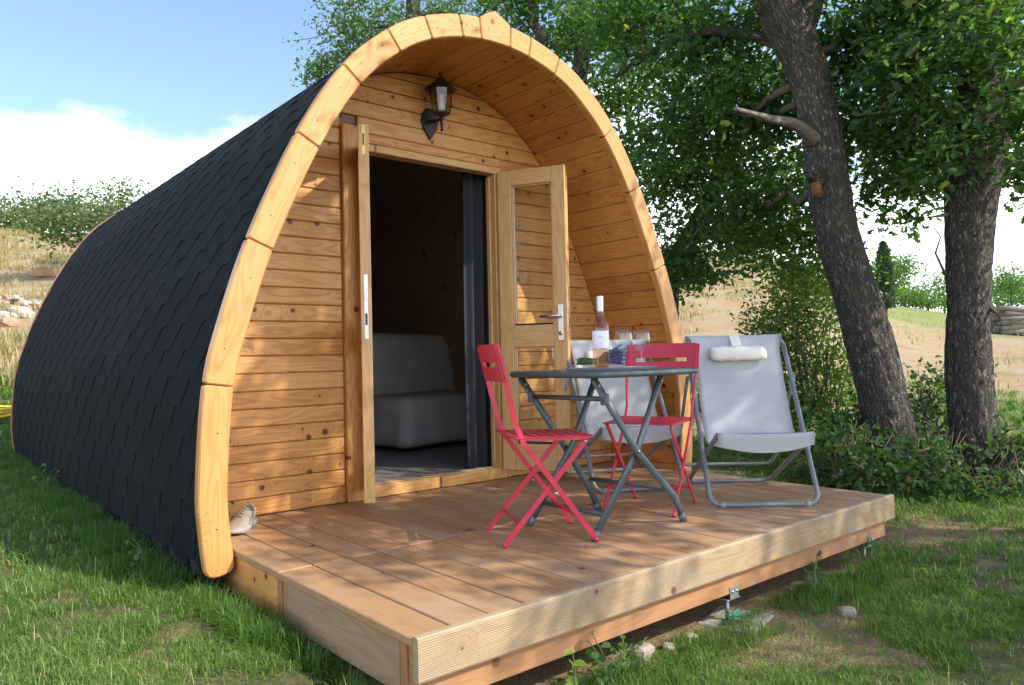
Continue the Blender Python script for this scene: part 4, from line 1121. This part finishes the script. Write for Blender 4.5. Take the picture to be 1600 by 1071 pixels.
# ------------------------------------------------------------------ the two oaks beside the deck
def C(px, py, dep, rx, ry, rz, n_): return (at(px, py, dep), (rx, ry, rz), n_)
A = [at(1402, 775, 6.5), at(1392, 690, 6.5), at(1375, 600, 6.5), at(1342, 480, 6.5), at(1312, 380, 6.5), at(1295, 290, 6.5), at(1285, 200, 6.5), at(1258, 100, 6.5), at(1218, 10, 6.5), at(1180, -110, 6.6), at(1150, -260, 6.7)]
tA = tree('oak_tree', 'leaning grey oak with a broken dead branch, the nearer to the deck', 'tree', tuple(at(1402, 775, 6.5)),
     [(A, [.22, .188, .178, .174, .168, .168, .160, .160, .17, .15, .12]),
      ([at(1245, 60, 6.5), at(1290, -60, 6.45), at(1340, -180, 6.4)], [.11, .09, .07]),
      ([at(1250, 80, 6.55), at(1150, 50, 6.8), at(1060, 60, 7.2), at(960, 120, 7.6)], [.05, .042, .032, .018])],
     [C(1120, 60, 7.2, .9, .8, .55, 3800), C(1000, 30, 7.6, .9, .8, .5, 3200), C(1190, 190, 7.4, .7, .7, .5, 3000), C(1080, 200, 7.8, .8, .7, .5, 3000),
      C(1360, 60, 6.9, .8, .8, .5, 3000), C(1350, 190, 7.2, .45, .6, .5, 1900), C(1230, -120, 6.4, 1.2, 1.2, .5, 3400), C(1400, 300, 7.6, .40, .5, .40, 1300), C(1180, 330, 7.9, .6, .6, .5, 2200), C(1270, 380, 8.2, .5, .5, .45, 1500)],
     .085, 'oak', 'oak_leaf', limbs=9, twigs=160, group='oaks beside the deck')
def put_on(t, o): o.parent = t; o.matrix_parent_inverse = Matrix.Translation(-Vector(t.location)); return o
d_ = put_on(tA, trunk_mesh('dead_branch', [at(1272, 218, 6.42), at(1245, 195, 6.25), at(1205, 186, 6.1), at(1150, 170, 5.95)], [.060, .040, .028, .008], None, 'dead_wood', n_=20, step=.015, ridge=.011, seed=9)); d_['label'] = 'bare weathered broken branch'
mb = MB(); q = at(1274, 272, 6.40); 
put_on(tA, trunk_mesh('branch_stump', [at(1286, 282, 6.45), at(1274, 272, 6.30), at(1267, 263, 6.22)], [.085, .068, .060], None, 'bark', n_=20, step=.02, ridge=.008, seed=4))
put_on(tA, trunk_mesh('cut_face', [at(1275, 285, 6.29), at(1277, 297, 6.285), at(1281, 308, 6.30)], [.035, .038, .018], None, 'cut_wood', n_=14, step=.015, ridge=.006, seed=5))
Bp = [at(1528, 775, 6.4), at(1524, 690, 6.4), at(1516, 600, 6.4), at(1514, 500, 6.4), at(1514, 400, 6.4), at(1517, 310, 6.4), at(1522, 240, 6.4), at(1530, 150, 6.42), at(1540, 40, 6.45), at(1550, -120, 6.5)]
tB = tree('oak_tree', 'upright thick-barked oak beside the leaning one, with low hanging leaves', 'tree', tuple(at(1528, 775, 6.4)),
     [(Bp, [.205, .172, .160, .156, .168, .188, .20, .175, .16, .13]),
      ([at(1500, 250, 6.4), at(1440, 130, 6.5), at(1400, 0, 6.6), at(1370, -120, 6.6)], [.10, .075, .06, .04]), ([at(1545, 230, 6.4), at(1600, 130, 6.3), at(1680, 20, 6.2)], [.11, .08, .06])],
     [C(1425, 110, 6.1, .42, .5, .45, 1700), C(1625, 170, 5.8, .38, .5, .6, 1900), C(1420, 215, 6.3, .36, .5, .32, 1300), C(1560, 40, 6.6, .9, .9, .5, 3000), C(1420, 20, 6.4, .7, .8, .4, 2500), C(1450, 255, 6.1, .26, .3, .2, 600), C(1540, 60, 5.8, .5, .4, .25, 900),
      C(1660, 250, 6.6, .6, .6, .35, 1500), C(1570, 260, 6.9, .4, .5, .25, 900), C(1500, -130, 6.3, 1.3, 1.2, .5, 3200), C(1440, 250, 7.4, .6, .6, .35, 1500), C(1400, 150, 7.8, .7, .7, .6, 2200)],
     .085, 'oak', 'oak_leaf', limbs=9, twigs=150, group='oaks beside the deck')
for pts, rr in (([at(1478, 430, 6.3), at(1462, 395, 6.2), at(1470, 370, 6.15), at(1456, 350, 6.1)], [.012, .009, .006, .003]), ([at(1545, 480, 6.3), at(1562, 492, 6.15)], [.02, .008]), ([at(1480, 335, 6.25), at(1448, 340, 6.1)], [.018, .005])):
    mb = MB(); mb.tube(pts, rr, 7); put_on(tB, mb.build('dead_twig', 'twig'))

# ------------------------------------------------------------------ trees behind the pod
tree('oak_tree', 'young oak behind the pod, its double stem rising over the arch', 'tree', (4.3, 3.2, -.1),
     [([(4.3, 3.2, -.2), (4.35, 3.25, 1.2), at(905, 120, 9.2), at(912, 40, 9.2), at(915, -60, 9.2)], [.13, .11, .085, .075, .06]), ([(4.3, 3.25, .6), at(850, 110, 9.3), at(832, 30, 9.3), at(820, -60, 9.3)], [.09, .07, .05, .04])],
     [C(800, 10, 9.4, .7, .7, .5, 2200), C(900, 60, 9.8, .8, .8, .6, 2900), C(960, 150, 9.4, .7, .7, .6, 2800), C(850, -60, 9.3, 1.2, 1.2, .5, 2600), C(1000, -20, 9.5, 1.0, 1.0, .6, 2800), C(1010, 260, 9.6, .6, .6, .5, 2300), C(930, 20, 8.8, .6, .6, .4, 1500)],
     .080, 'oak', 'oak_leaf', limbs=8, twigs=140, group='oaks behind the pod')
tree('oak_tree', 'crooked oak leaning behind the arch foot, leaves reaching low', 'tree', tuple(at(1040, 500, 9.0)),
     [([at(1040, 520, 9.0), at(1052, 420, 9.0), at(1095, 340, 9.0), at(1122, 280, 9.1), at(1130, 200, 9.2), at(1150, 90, 9.2)], [.12, .11, .10, .09, .075, .05])],
     [C(1070, 290, 8.9, .65, .7, .5, 2800), C(1150, 260, 8.6, .6, .6, .5, 2400), C(1060, 400, 8.6, .42, .5, .38, 1900), C(1180, 360, 9.2, .6, .6, .5, 2300), C(1100, 130, 9.2, .9, .9, .6, 2800), C(1230, 290, 9.3, .55, .6, .5, 2000), C(1220, 120, 9.0, .8, .8, .6, 2200),
      C(1090, 430, 8.3, .25, .3, .18, 500), C(1130, 360, 9.4, .6, .6, .5, 2000), C(1280, 440, 9.6, .6, .6, .3, 1500)],
     .080, 'oak', 'oak_leaf', limbs=8, twigs=120, group='oaks behind the pod')
tree('holm_oak', 'round dark evergreen oak rising behind the pod roof', 'tree', (3.6, 6.4, 0.0),
     [([(3.6, 6.4, -.3), (3.55, 6.4, 1.5), at(640, 100, 12), at(645, -60, 12)], [.17, .15, .12, .08])],
     [C(560, 40, 12, .75, .8, .55, 3600), C(640, 60, 12.2, .8, .8, .5, 3600), C(510, 100, 11.8, .32, .4, .28, 1000), C(700, 20, 12.2, .45, .6, .35, 1800), C(600, -70, 12, 1.2, 1.2, .7, 4200), C(495, 112, 11.8, .18, .3, .15, 420), C(560, 95, 12.0, .5, .5, .3, 1600)],
     .062, 'oval', 'holm_leaf', limbs=5, twigs=60, twig=.10, up=.2)

# the tree beyond the picture whose crown shades the deck
tree('oak_tree', 'spreading oak whose dappled shade falls on the deck', 'tree', (6.6, -7.4, -.45),
     [([(6.6, -7.4, -.5), (6.5, -7.3, 1.2), (6.0, -7.0, 3.0), (5.2, -6.6, 4.4)], [.26, .21, .18, .10]), ([(6.1, -7.0, 2.6), (5.6, -7.6, 4.0), (4.8, -8.2, 4.8)], [.11, .08, .05])],
     [((2.35, -4.7, 4.5), (.75, .75, .4), 1500), ((3.4, -4.9, 4.7), (.9, .8, .5), 2300), ((3.0, -5.7, 4.7), (.8, .7, .45), 1500), ((1.75, -3.75, 4.5), (.6, .45, .3), 1500), ((1.42, -3.3, 4.5), (.42, .36, .22), 950), ((1.18, -3.1, 4.5), (.28, .30, .15), 650), ((1.75, -5.6, 4.6), (.30, .40, .2), 420), ((1.5, -4.2, 4.5), (.35, .35, .2), 520), ((6.6, -4.4, 6.3), (1.2, 1.0, .7), 1200), ((2.25, -5.9, 4.6), (.60, .50, .3), 1100), ((1.95, -5.0, 4.6), (.40, .45, .25), 620), ((2.05, -6.5, 4.6), (.35, .35, .25), 380), ((3.9, -6.1, 4.7), (1.0, .9, .6), 2800), ((4.7, -5.0, 4.6), (.9, .9, .6), 2400),
      ((3.7, -7.2, 4.7), (.8, .9, .5), 1500), ((4.8, -7.3, 4.8), (1.1, 1.0, .6), 2800), ((5.9, -6.0, 4.8), (1.0, 1.0, .6), 2400), ((4.2, -8.4, 4.8), (1.0, .9, .6), 2200), ((5.8, -8.4, 4.9), (1.1, 1.1, .6), 2400), ((3.1, -3.9, 4.6), (.7, .45, .35), 900), ((4.2, -4.1, 4.6), (.7, .5, .4), 1200)],
     .085, 'oak', 'oak_leaf', limbs=10, twigs=60, group='oaks beside the deck')

# ------------------------------------------------------------------ shrubs and brambles
def shrub(name, label, cat, base, stems, clumps, size, kind, m, group=None, up=.3, per=10, twig=.09, stem_r=.009):
    t = empty(name, tuple(base), 0, label, cat, group); base = np.array(base, float)
    P, tw, tone = clump_points(clumps, per, twig)
    mb = MB(); allc = np.concatenate([c_ for c_, _ in tw]); k = rng.permutation(len(allc))[:stems]
    for q in allc[k]:
        a = base + np.array([rng.normal(0, .12), rng.normal(0, .12), 0]); mid_ = (a + q) / 2 + np.array([rng.normal(0, .08), rng.normal(0, .08), .12])
        mb.tube(catmull(np.array([a, mid_, q]), 4), list(np.linspace(stem_r, .002, 9)), 5)
    tag(put_on(t, mb.build('stems', 'twig')), kind='stuff'); put_on(t, scatter_leaves('foliage', P, size, kind, m, None, up, tone))
    return t
shrub('shrub', 'tall airy light green shrub behind the lounge chair, left of the leaning oak', 'shrub', at(1265, 690, 7.8), 70,
      [C(1250, 480, 7.8, .45, .5, .42, 3200), C(1285, 560, 7.7, .35, .45, .42, 2500), C(1215, 560, 7.9, .25, .4, .42, 1700), C(1270, 650, 7.6, .42, .45, .32, 2300), C(1300, 440, 8.2, .4, .5, .38, 1300), C(1195, 500, 8.0, .18, .3, .22, 400), C(1330, 620, 7.8, .25, .4, .45, 1300), C(1240, 420, 8.0, .4, .45, .3, 1500), C(1225, 640, 7.7, .3, .4, .3, 1900), C(1215, 520, 7.7, .28, .35, .35, 1500), C(1180, 590, 8.1, .18, .3, .3, 600)], .045, 'oval', 'shrub_leaf')
bram = [('dark bramble thicket between the deck corner and the leaning oak', at(1320, 775, 5.9), [C(1310, 720, 6.0, .42, .5, .26, 1518), C(1270, 690, 6.4, .3, .4, .26, 858), C(1350, 760, 5.7, .25, .3, .16, 594), C(1330, 660, 6.7, .3, .4, .22, 792)]),
        ('bramble growing between the two oak trunks, with some russet leaves', at(1450, 780, 6.1), [C(1450, 640, 6.9, .26, .4, .34, 990), C(1435, 720, 6.0, .28, .35, .24, 990), C(1470, 765, 5.7, .30, .3, .14, 726), C(1420, 780, 5.6, .16, .25, .12, 330), C(1470, 590, 7.0, .15, .3, .2, 330)]),
        ('bramble at the foot of the upright oak on its far side', at(1575, 780, 6.0), [C(1580, 720, 6.1, .25, .4, .26, 858), C(1560, 770, 5.7, .35, .35, .16, 858), C(1610, 690, 6.2, .25, .3, .26, 594), C(1500, 790, 5.6, .2, .25, .10, 396)])]
for lb_, bs, cl in bram: shrub('bramble', lb_, 'bramble', (bs[0], bs[1], float(H(bs[0], bs[1]))), 70, cl, .05, 'wide', 'bramble_leaf', 'brambles round the oaks', per=7, twig=.07, stem_r=.006)
for lb_, px, dp in (('low tuft of wild growth behind the lounge chair legs', 1180, 8.3), ('low green bush at the end of the porch arch', 1110, 10.5)):
    b0 = at(px, 600, dp); z0_ = float(H(b0[0], b0[1]))
    shrub('low_bush', lb_, 'bush', (b0[0], b0[1], z0_), 30, [((b0[0], b0[1], z0_ + .25), (.5, .5, .22), 900)], .045, 'oval', 'shrub_leaf')

# ------------------------------------------------------------------ far vegetation
def far_tree(name, label, cat, px, dep, rx, rz_, n_, size, m, zc=None, group=None, trunk_r=.1, lobes=5):
    p = at(px, 535, dep); x, y = p[0], p[1]; z0_ = float(H(x, y)); zc = (z0_ + rz_ * 1.15) if zc is None else zc
    cl = [((x, y, zc), (rx * .7, rx * .7, rz_ * .8), int(n_ * .45))]
    for k in range(lobes):
        a = 2 * math.pi * k / lobes + rng.uniform(0, 1); cl.append(((x + rx * .55 * math.cos(a), y + rx * .55 * math.sin(a), zc + rz_ * rng.uniform(-.45, .5)), (rx * .5, rx * .5, rz_ * .5), int(n_ * .55 / lobes)))
    return tree(name, label, cat, (x, y, z0_), [([(x, y, z0_ - .3), (x + .05, y, (z0_ + zc) / 2), (x, y + .05, zc)], [trunk_r, trunk_r * .8, trunk_r * .5])], cl, size, 'rhomb', m, limbs=2, twigs=10, group=group, per_twig=18, twig=size * 2.2, limb_r=trunk_r * .4)
def zat(px, py, dep): return float(at(px, py, dep)[2])
far_tree('hill_bush', 'grey-green bushy tree on the hillside behind the pod roof', 'tree', 125, 26, 1.9, 1.25, 6500, .16, 'far_leaf', zat(125, 350, 26), 'bushes on the dry hill')
far_tree('hill_bush', 'grey-green crown rising behind the pod roof, farther up the hill', 'tree', 175, 29, 1.3, 1.3, 3500, .16, 'far_leaf', zat(175, 325, 29), 'bushes on the dry hill')
for k, (px, py, dp, rx, lb_) in enumerate(((10, 340, 48, 2.6, 'dark bush on the hill crest at the very edge'), (55, 335, 47, 2.3, 'bush on the hill crest, second from the edge'), (95, 330, 50, 2.5, 'bush on the hill crest half behind the hillside tree'), (-50, 345, 47, 2.8, 'bush on the hill crest past the picture edge'))):
    far_tree('hill_bush', lb_, 'tree', px, dp, rx, 1.5, 3000, .24, 'far_leaf', zat(px, py, dp), 'bushes on the dry hill')
far_tree('round_tree', 'round green tree beyond the field, beside the cypress', 'tree', 1400, 52, 1.7, 1.7, 5000, .22, 'far_green', zat(1402, 425, 52))
for k, (px, dp, rx, rz_, py, lb_) in enumerate(((1415, 58, 2.4, 1.1, 466, 'rounded hedge bush right under the round tree'), (1452, 60, 2.3, 1.0, 468, 'hedge bush beside the upright oak trunk, on its deck side'), (1478, 62, 2.6, 1.9, 448, 'taller tree half hidden by the upright oak trunk'), (1560, 55, 2.4, 1.5, 455, 'bushy tree just past the upright oak trunk'), (1610, 50, 2.5, 1.2, 462, 'bushy tree at the far edge of the field'), (1375, 62, 3.0, 1.5, 455, 'hedge tree half behind the leaning trunk'))):
    far_tree('hedge_bush', lb_, 'tree', px, dp, rx, rz_, 3600, .22, 'far_green', zat(px, py, dp), 'hedge along the far side of the field')
far_tree('young_tree', 'small pointed young tree above the woodpile', 'tree', 1583, 46, .9, 1.35, 2600, .18, 'far_green', zat(1583, 440, 46), trunk_r=.06)
for (px, py, dp, rx, lb_) in ((1130, 420, 34, 1.6, 'grey-green bush on the slope behind the pod'), (1185, 440, 30, 1.2, 'small bush on the dry slope, left of the shrub'), (1075, 450, 24, .9, 'scrubby bush beside the arch on the dry slope')):
    far_tree('slope_bush', lb_, 'bush', px, dp, rx, rx * .6, 1500, .14, 'far_leaf', None, 'bushes on the dry slope', trunk_r=.04)
# cypress
p = at(1385, 535, 40); z0_ = float(H(p[0], p[1])); zt = zat(1385, 385, 40)
cy = empty('cypress_tree', (p[0], p[1], z0_), 0, 'slim columnar cypress showing beside the leaning oak trunk', 'tree')
m_ = 5200; t = rng.random(m_) ** .9; a = rng.uniform(0, 2 * math.pi, m_); rr = .42 * np.interp(t, [0, .1, .6, .9, 1], [.7, 1, .9, .55, .1]) * rng.random(m_) ** .3 * (1 + .2 * np.sin(a * 3 + t * 20))
Pp = np.stack([p[0] + rr * np.cos(a), p[1] + rr * np.sin(a), z0_ + .2 + t * (zt - z0_)], 1)
put_on(cy, scatter_leaves('crown', Pp, .17, 'rhomb', 'cypress_leaf', None, .0, None, -1.2)); put_on(cy, trunk_mesh('trunk', [(p[0], p[1], z0_ - .2), (p[0], p[1], z0_ + 1), (p[0], p[1], zt - .6)], [.12, .1, .04], None, n_=12, step=.2, ridge=.01))

# ------------------------------------------------------------------ stones, woodpile, hose, slab
def rock(loc, s, parent, m, flat=.65):
    V = []; F = []; nu, nv = 9, 6; sd = rng.uniform(0, 50)
    sx, sy, sz = s * rng.uniform(.7, 1.3), s * rng.uniform(.7, 1.2), s * flat * rng.uniform(.7, 1.2); a0 = rng.uniform(0, 6)
    for i in range(nv + 1):
        th = math.pi * i / nv
        for j in range(nu):
            ph = 2 * math.pi * j / nu; d_ = np.array([math.sin(th) * math.cos(ph), math.sin(th) * math.sin(ph), math.cos(th)])
            k = 1 + .45 * (vnoise(d_[0] * 2 + sd, d_[1] * 2 + d_[2] * 1.7) - .5) + .2 * (vnoise(d_[0] * 5 + sd, d_[2] * 5 + d_[1] * 3) - .5)
            q = np.clip(d_ * k, -.82, .82) * [sx, sy, sz]
            V.append((loc[0] + q[0] * math.cos(a0) - q[1] * math.sin(a0), loc[1] + q[0] * math.sin(a0) + q[1] * math.cos(a0), loc[2] + q[2]))
    for i in range(nv):
        for j in range(nu): F.append([i * nu + j, (i + 1) * nu + j, (i + 1) * nu + (j + 1) % nu, i * nu + (j + 1) % nu])
    o = MB().add(V, F).build('stone', m)
    return put_on(parent, o) if parent else o
p = at(15, 500, 19); rp = empty('rock_pile', (p[0], p[1], float(H(p[0], p[1]))), 0, 'heap of reddish rubble stones on the slope behind the pod', 'rock pile')
for k in range(38):
    q = p[:2] + rng.normal(size=2) * [.55, .5]; rr = np.hypot(*(q - p[:2])); zq = float(H(q[0], q[1]))
    rock((q[0], q[1], zq + max(0, .45 - rr * .35) * rng.random()), rng.uniform(.08, .19), rp, ['stone_red', 'stone', 'stone_red', 'stone_white'][k % 4])
for lb_, px, py, dp, s, mm in (('pale boulder standing below the rubble heap', 32, 530, 17.5, .26, 'stone_white'), ('white stone at the picture edge below the rubble heap', 8, 545, 17.0, .22, 'stone_white'), ('orange stone high on the slope by the pod roof', 68, 428, 27, .35, 'stone_red'), ('reddish stone low beside the pod, under the boulder', 14, 580, 16.0, .2, 'stone_red')):
    q = at(px, py, dp); zq = float(H(q[0], q[1])); r_ = empty('boulder', (q[0], q[1], zq), 0, lb_, 'stone', 'loose stones on the slope'); rock((q[0], q[1], zq + s * .35), s, r_, mm)
p = at(1578, 520, 27); zp = float(H(p[0], p[1])); lp = empty('woodpile', (p[0], p[1], zp), 0, 'low stack of weathered grey logs at the edge of the field', 'woodpile')
ax = np.array([AXR[0], AXR[1], 0]); ax /= np.linalg.norm(ax); dp_ = np.array([-ax[1], ax[0], 0])
for r_ in range(6):
    for k in range(9 - r_ // 2):
        q = np.array([p[0], p[1], zp]) + dp_ * ((k - 4) * .19 + rng.uniform(-.03, .03)) + np.array([0, 0, .09 + r_ * .15]) ; l = rng.uniform(.6, .95)
        sk = rng.normal(0, .04, 3)
        mb = MB(); mb.tube([q - ax * l + sk, q - ax * .1, q + ax * l], [.085, .09, .08], 8); put_on(lp, mb.build('log', 'grey_log'))
for k in range(3):
    q = np.array([p[0], p[1], zp]) + ax * rng.uniform(-.4, .6) - dp_ * 1.0
    mb = MB(); mb.tube([q + [0, 0, .2 + .1 * k] - ax * .3, q + [0, 0, .75] + ax * .9], .04, 7); put_on(lp, mb.build('log', 'grey_log'))
q = at(4, 674, 9.3); zq = float(H(q[0], q[1]))
hs = empty('garden_hose', (q[0], q[1], zq), 0, 'yellow garden hose coiled on the grass behind the pod', 'hose')
pts = []
for k in range(90):
    a = k * .25; r_ = .26 + .03 * math.sin(k * .37); pts.append((r_ * math.cos(a), r_ * math.sin(a), .03 + .0016 * k + .01 * math.sin(k)))
mb = MB(); mb.tube(pts, .017, 7); mb.build('coil', 'hose_yellow', hs)
mb = MB(); mb.tube([pts[0], (.35, -.1, .04), (.45, .0, .05)], .017, 7); mb.tube([(.45, 0, .05), (.50, .03, .055)], .022, 8); mb.build('hose_end', 'hose_yellow', hs)
zs_ = float(H(.62, -2.10)); slab = empty('concrete_slab', (.60, -2.005, zs_), R(14), 'pale concrete slab under the deck bracket', 'slab')
MB().box((-.135, -.12, -.03), (.135, .12, .012), .006, 0).build('slab', 'concrete', slab)
tw_ = empty('twine', (.56, YD + .03, zs_ + .04), 0, 'green twine tangled round the deck bracket', 'twine'); mb = MB()
for k in range(5):
    mb.tube(catmull(np.array([(rng.uniform(-.07, .04), rng.uniform(-.04, .03), rng.uniform(0, .02)) for _ in range(6)]), 5), .0022, 5)
mb.build('string', 'twine', tw_)
for lb_, (x, y), s in (('grey stone under the front beam', (.02, -1.99), .05), ('small pebble beside the stone under the beam', (.13, -2.02), .03), ('brown stone in the grass past the slab', (1.02, -2.28), .035), ('small pale stone by the weed under the deck', (-.10, -2.03), .03), ('flat stone under the deck beam near the slab', (.27, -2.02), .04)):
    zq = float(H(x, y)); r_ = empty('pebble', (x, y, zq), 0, lb_, 'stone', 'small stones along the deck'); rock((x, y, zq + s * .3), s, r_, 'stone')
def weed(x, y, n_, size, label, spread=.10, lc=.45):
    zq = float(H(x, y)); w = empty('weed', (x, y, zq), 0, label, 'weed', 'weeds along the deck')
    tips = []; mb = MB()
    for k in range(n_):
        a = rng.uniform(0, 6.28); r_ = spread * rng.uniform(.3, 1); tip = np.array([r_ * math.cos(a), r_ * math.sin(a), rng.uniform(.05, .20)])
        mb.tube([(0, 0, -.01), tip * [.4, .4, .7], tip], [.003, .0025, .0015], 5); tips.append(tip)
        for t in (.6, .8): tips.append(tip * [t, t, t] + rng.normal(size=3) * .008)
    mb.build('stems', 'stem_green', w)
    scatter_leaves('leaves', np.array(tips), size, 'wide', 'weed_leaf', w, .55, np.clip(rng.normal(lc, .1, len(tips)), 0, 1))
weed(-.46, -2.12, 5, .038, 'bright yellow-green weed at the near corner of the deck', .06, .97); weed(-.30, -2.12, 8, .040, 'thistle-like weed leaning on the front beam', .10, .3); weed(-.20, -2.10, 5, .032, 'leafy weed under the ribbed front board', .1, .4)
weed(1.72, -2.02, 7, .04, 'dark leafy weed under the far deck bracket', .12, .3); weed(-1.24, -.15, 5, .028, 'small weed against the shingles', .1, .45); weed(-1.24, 2.6, 6, .04, 'weed against the shingles towards the rear of the pod', .12, .6)
weed(1.15, -2.06, 6, .032, 'small weed under the middle of the beam', .08, .4)

# ------------------------------------------------------------------ grass
def blades(P, h, w, lean, lc, name, m):
    n_ = len(P); a = rng.uniform(0, 2 * math.pi, n_); dr = np.stack([np.cos(a), np.sin(a), np.zeros(n_)], 1); sd = np.stack([-dr[:, 1], dr[:, 0], np.zeros(n_)], 1)
    up_ = np.array([0, 0, 1.0])
    ln = lean * rng.uniform(.15, 1.0, n_)
    b0 = P - sd * w[:, None]; b1 = P + sd * w[:, None]
    m1 = P + up_ * (h * .55)[:, None] + dr * (h * ln * .35)[:, None]
    m0, m2 = m1 - sd * (w * .8)[:, None], m1 + sd * (w * .8)[:, None]
    tp = P + up_ * (h * (1 - .35 * ln))[:, None] + dr * (h * ln)[:, None]
    V = np.stack([b0, b1, m2, m0, tp], 1).reshape(-1, 3); base = np.arange(n_)[:, None] * 5
    loops = np.concatenate([base + [0, 1, 2, 3], base + [3, 2, 4]], 1).ravel(); nper = np.tile([4, 3], n_)
    return np_mesh(name, V, loops, nper, m, None, np.repeat(lc, 5))
pts = []; hs_ = []; ws_ = []; lcs = []
def sample(n_, dmin, dmax, amin, amax, hh, ww, thr, soften=1.0):
    d = np.sqrt(rng.uniform(dmin ** 2, dmax ** 2, n_)); a = rng.uniform(amin, amax, n_)
    x = CAM[0] + d * (AXF[0] * np.cos(a) + AXR[0] * np.sin(a)); y = CAM[1] + d * (AXF[1] * np.cos(a) + AXR[1] * np.sin(a))
    ok = ~((x > -1.0) & (x < 2.0) & (y > -1.98) & (y < 5.1))
    ok &= ~((x > -1.14) & (x < 2.1) & (y > -.6) & (y < 5.1))
    ok &= ~((np.abs(x - .60) < .20) & (np.abs(y + 2.0) < .15))
    cl = fbm(x * 3.1 + 3, y * 3.1); cl2 = fbm(x * 9 + 11, y * 9 + 4)
    bare = np.maximum(smoothstep(.0, .6, 1 - np.hypot((x - .62) / .70, (y + 2.25) / .36)) * .9, smoothstep(0, .5, 1 - np.hypot((x - 2.7) / .7, (y + 1.9) / .4)) * .7)
    dens = smoothstep(thr, thr + .16, cl * .65 + cl2 * .35) * (1 - bare)
    ok &= rng.random(n_) < np.maximum(dens, .10)
    x, y, d, cl, cl2 = x[ok], y[ok], d[ok], cl[ok], cl2[ok]
    z = H(x, y); pts.append(np.stack([x, y, z - .004], 1)); k = len(x)
    hs_.append(hh * rng.uniform(.45, 1.3, k) * (.65 + .9 * cl2)); ws_.append(ww * rng.uniform(.6, 1.3, k)); lcs.append(np.clip(rng.normal(.42, .17, k) + (cl - .47) * .5 + (rng.random(k) < .11) * .6 + .20 * smoothstep(-.7, -1.1, x) * smoothstep(.4, -.4, y + 1.2 * (x + 1.2)), 0, 1))  # last lc term: sunlit patch of the left lawn put into the blade colour
sample(380000, 1.5, 4.2, -.72, .78, .036, .0013, .36)
sample(24000, 1.5, 4.2, -.72, .78, .075, .0014, .40)
sample(200000, 4.2, 8.5, -.72, .80, .050, .0028, .33)
sample(40000, 8.5, 14, -.72, -.45, .09, .006, .36)
sample(36000, 8.5, 15, .2, .75, .08, .006, .42)
def edge(n_, xa, xb, ya, yb, hh):
    x = rng.uniform(xa, xb, n_); y = rng.uniform(ya, yb, n_); ok = fbm(x * 6, y * 6) > .40; x, y = x[ok], y[ok]; k = len(x)
    pts.append(np.stack([x, y, H(x, y) - .004], 1)); hs_.append(hh * rng.uniform(.4, 1.35, k)); ws_.append(.0015 * rng.uniform(.6, 1.4, k)); lcs.append(np.clip(rng.normal(.38, .2, k), 0, 1))
edge(9000, -1.22, -.985, -2.25, -.75, .105); edge(9000, -1.36, -1.10, -.75, 2.2, .09); edge(7000, -1.4, -1.09, 2.2, 5.2, .08); edge(5000, -1.1, 2.1, -2.22, -2.02, .075)
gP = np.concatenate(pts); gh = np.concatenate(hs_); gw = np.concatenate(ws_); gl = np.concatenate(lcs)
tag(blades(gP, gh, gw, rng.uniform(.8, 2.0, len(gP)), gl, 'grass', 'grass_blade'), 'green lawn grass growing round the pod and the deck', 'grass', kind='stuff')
# dry tufts up the slopes
d = np.sqrt(rng.uniform(11 ** 2, 48 ** 2, 110000)); a = np.where(rng.random(110000) < .55, rng.uniform(-.68, -.40, 110000), rng.uniform(.2, .66, 110000))
x = CAM[0] + d * (AXF[0] * np.cos(a) + AXR[0] * np.sin(a)); y = CAM[1] + d * (AXF[1] * np.cos(a) + AXR[1] * np.sin(a))
cl = fbm(x * .9, y * .9); ok = rng.random(110000) < smoothstep(.42, .60, cl) * np.where(a > .40, .22, 1.0); ok &= (d > 13) | (a > .3)
x, y, d = x[ok], y[ok], d[ok]; k = len(x)
tag(blades(np.stack([x, y, H(x, y)], 1), rng.uniform(.12, .45, k) * np.where(x > 8, .5, 1), .009 * rng.uniform(.6, 1.6, k), np.full(k, .7), np.clip(rng.normal(.5, .25, k), 0, 1), 'dry_grass', 'dry_grass'),
    'straw-coloured dry grass on the slopes behind', 'grass', kind='stuff')
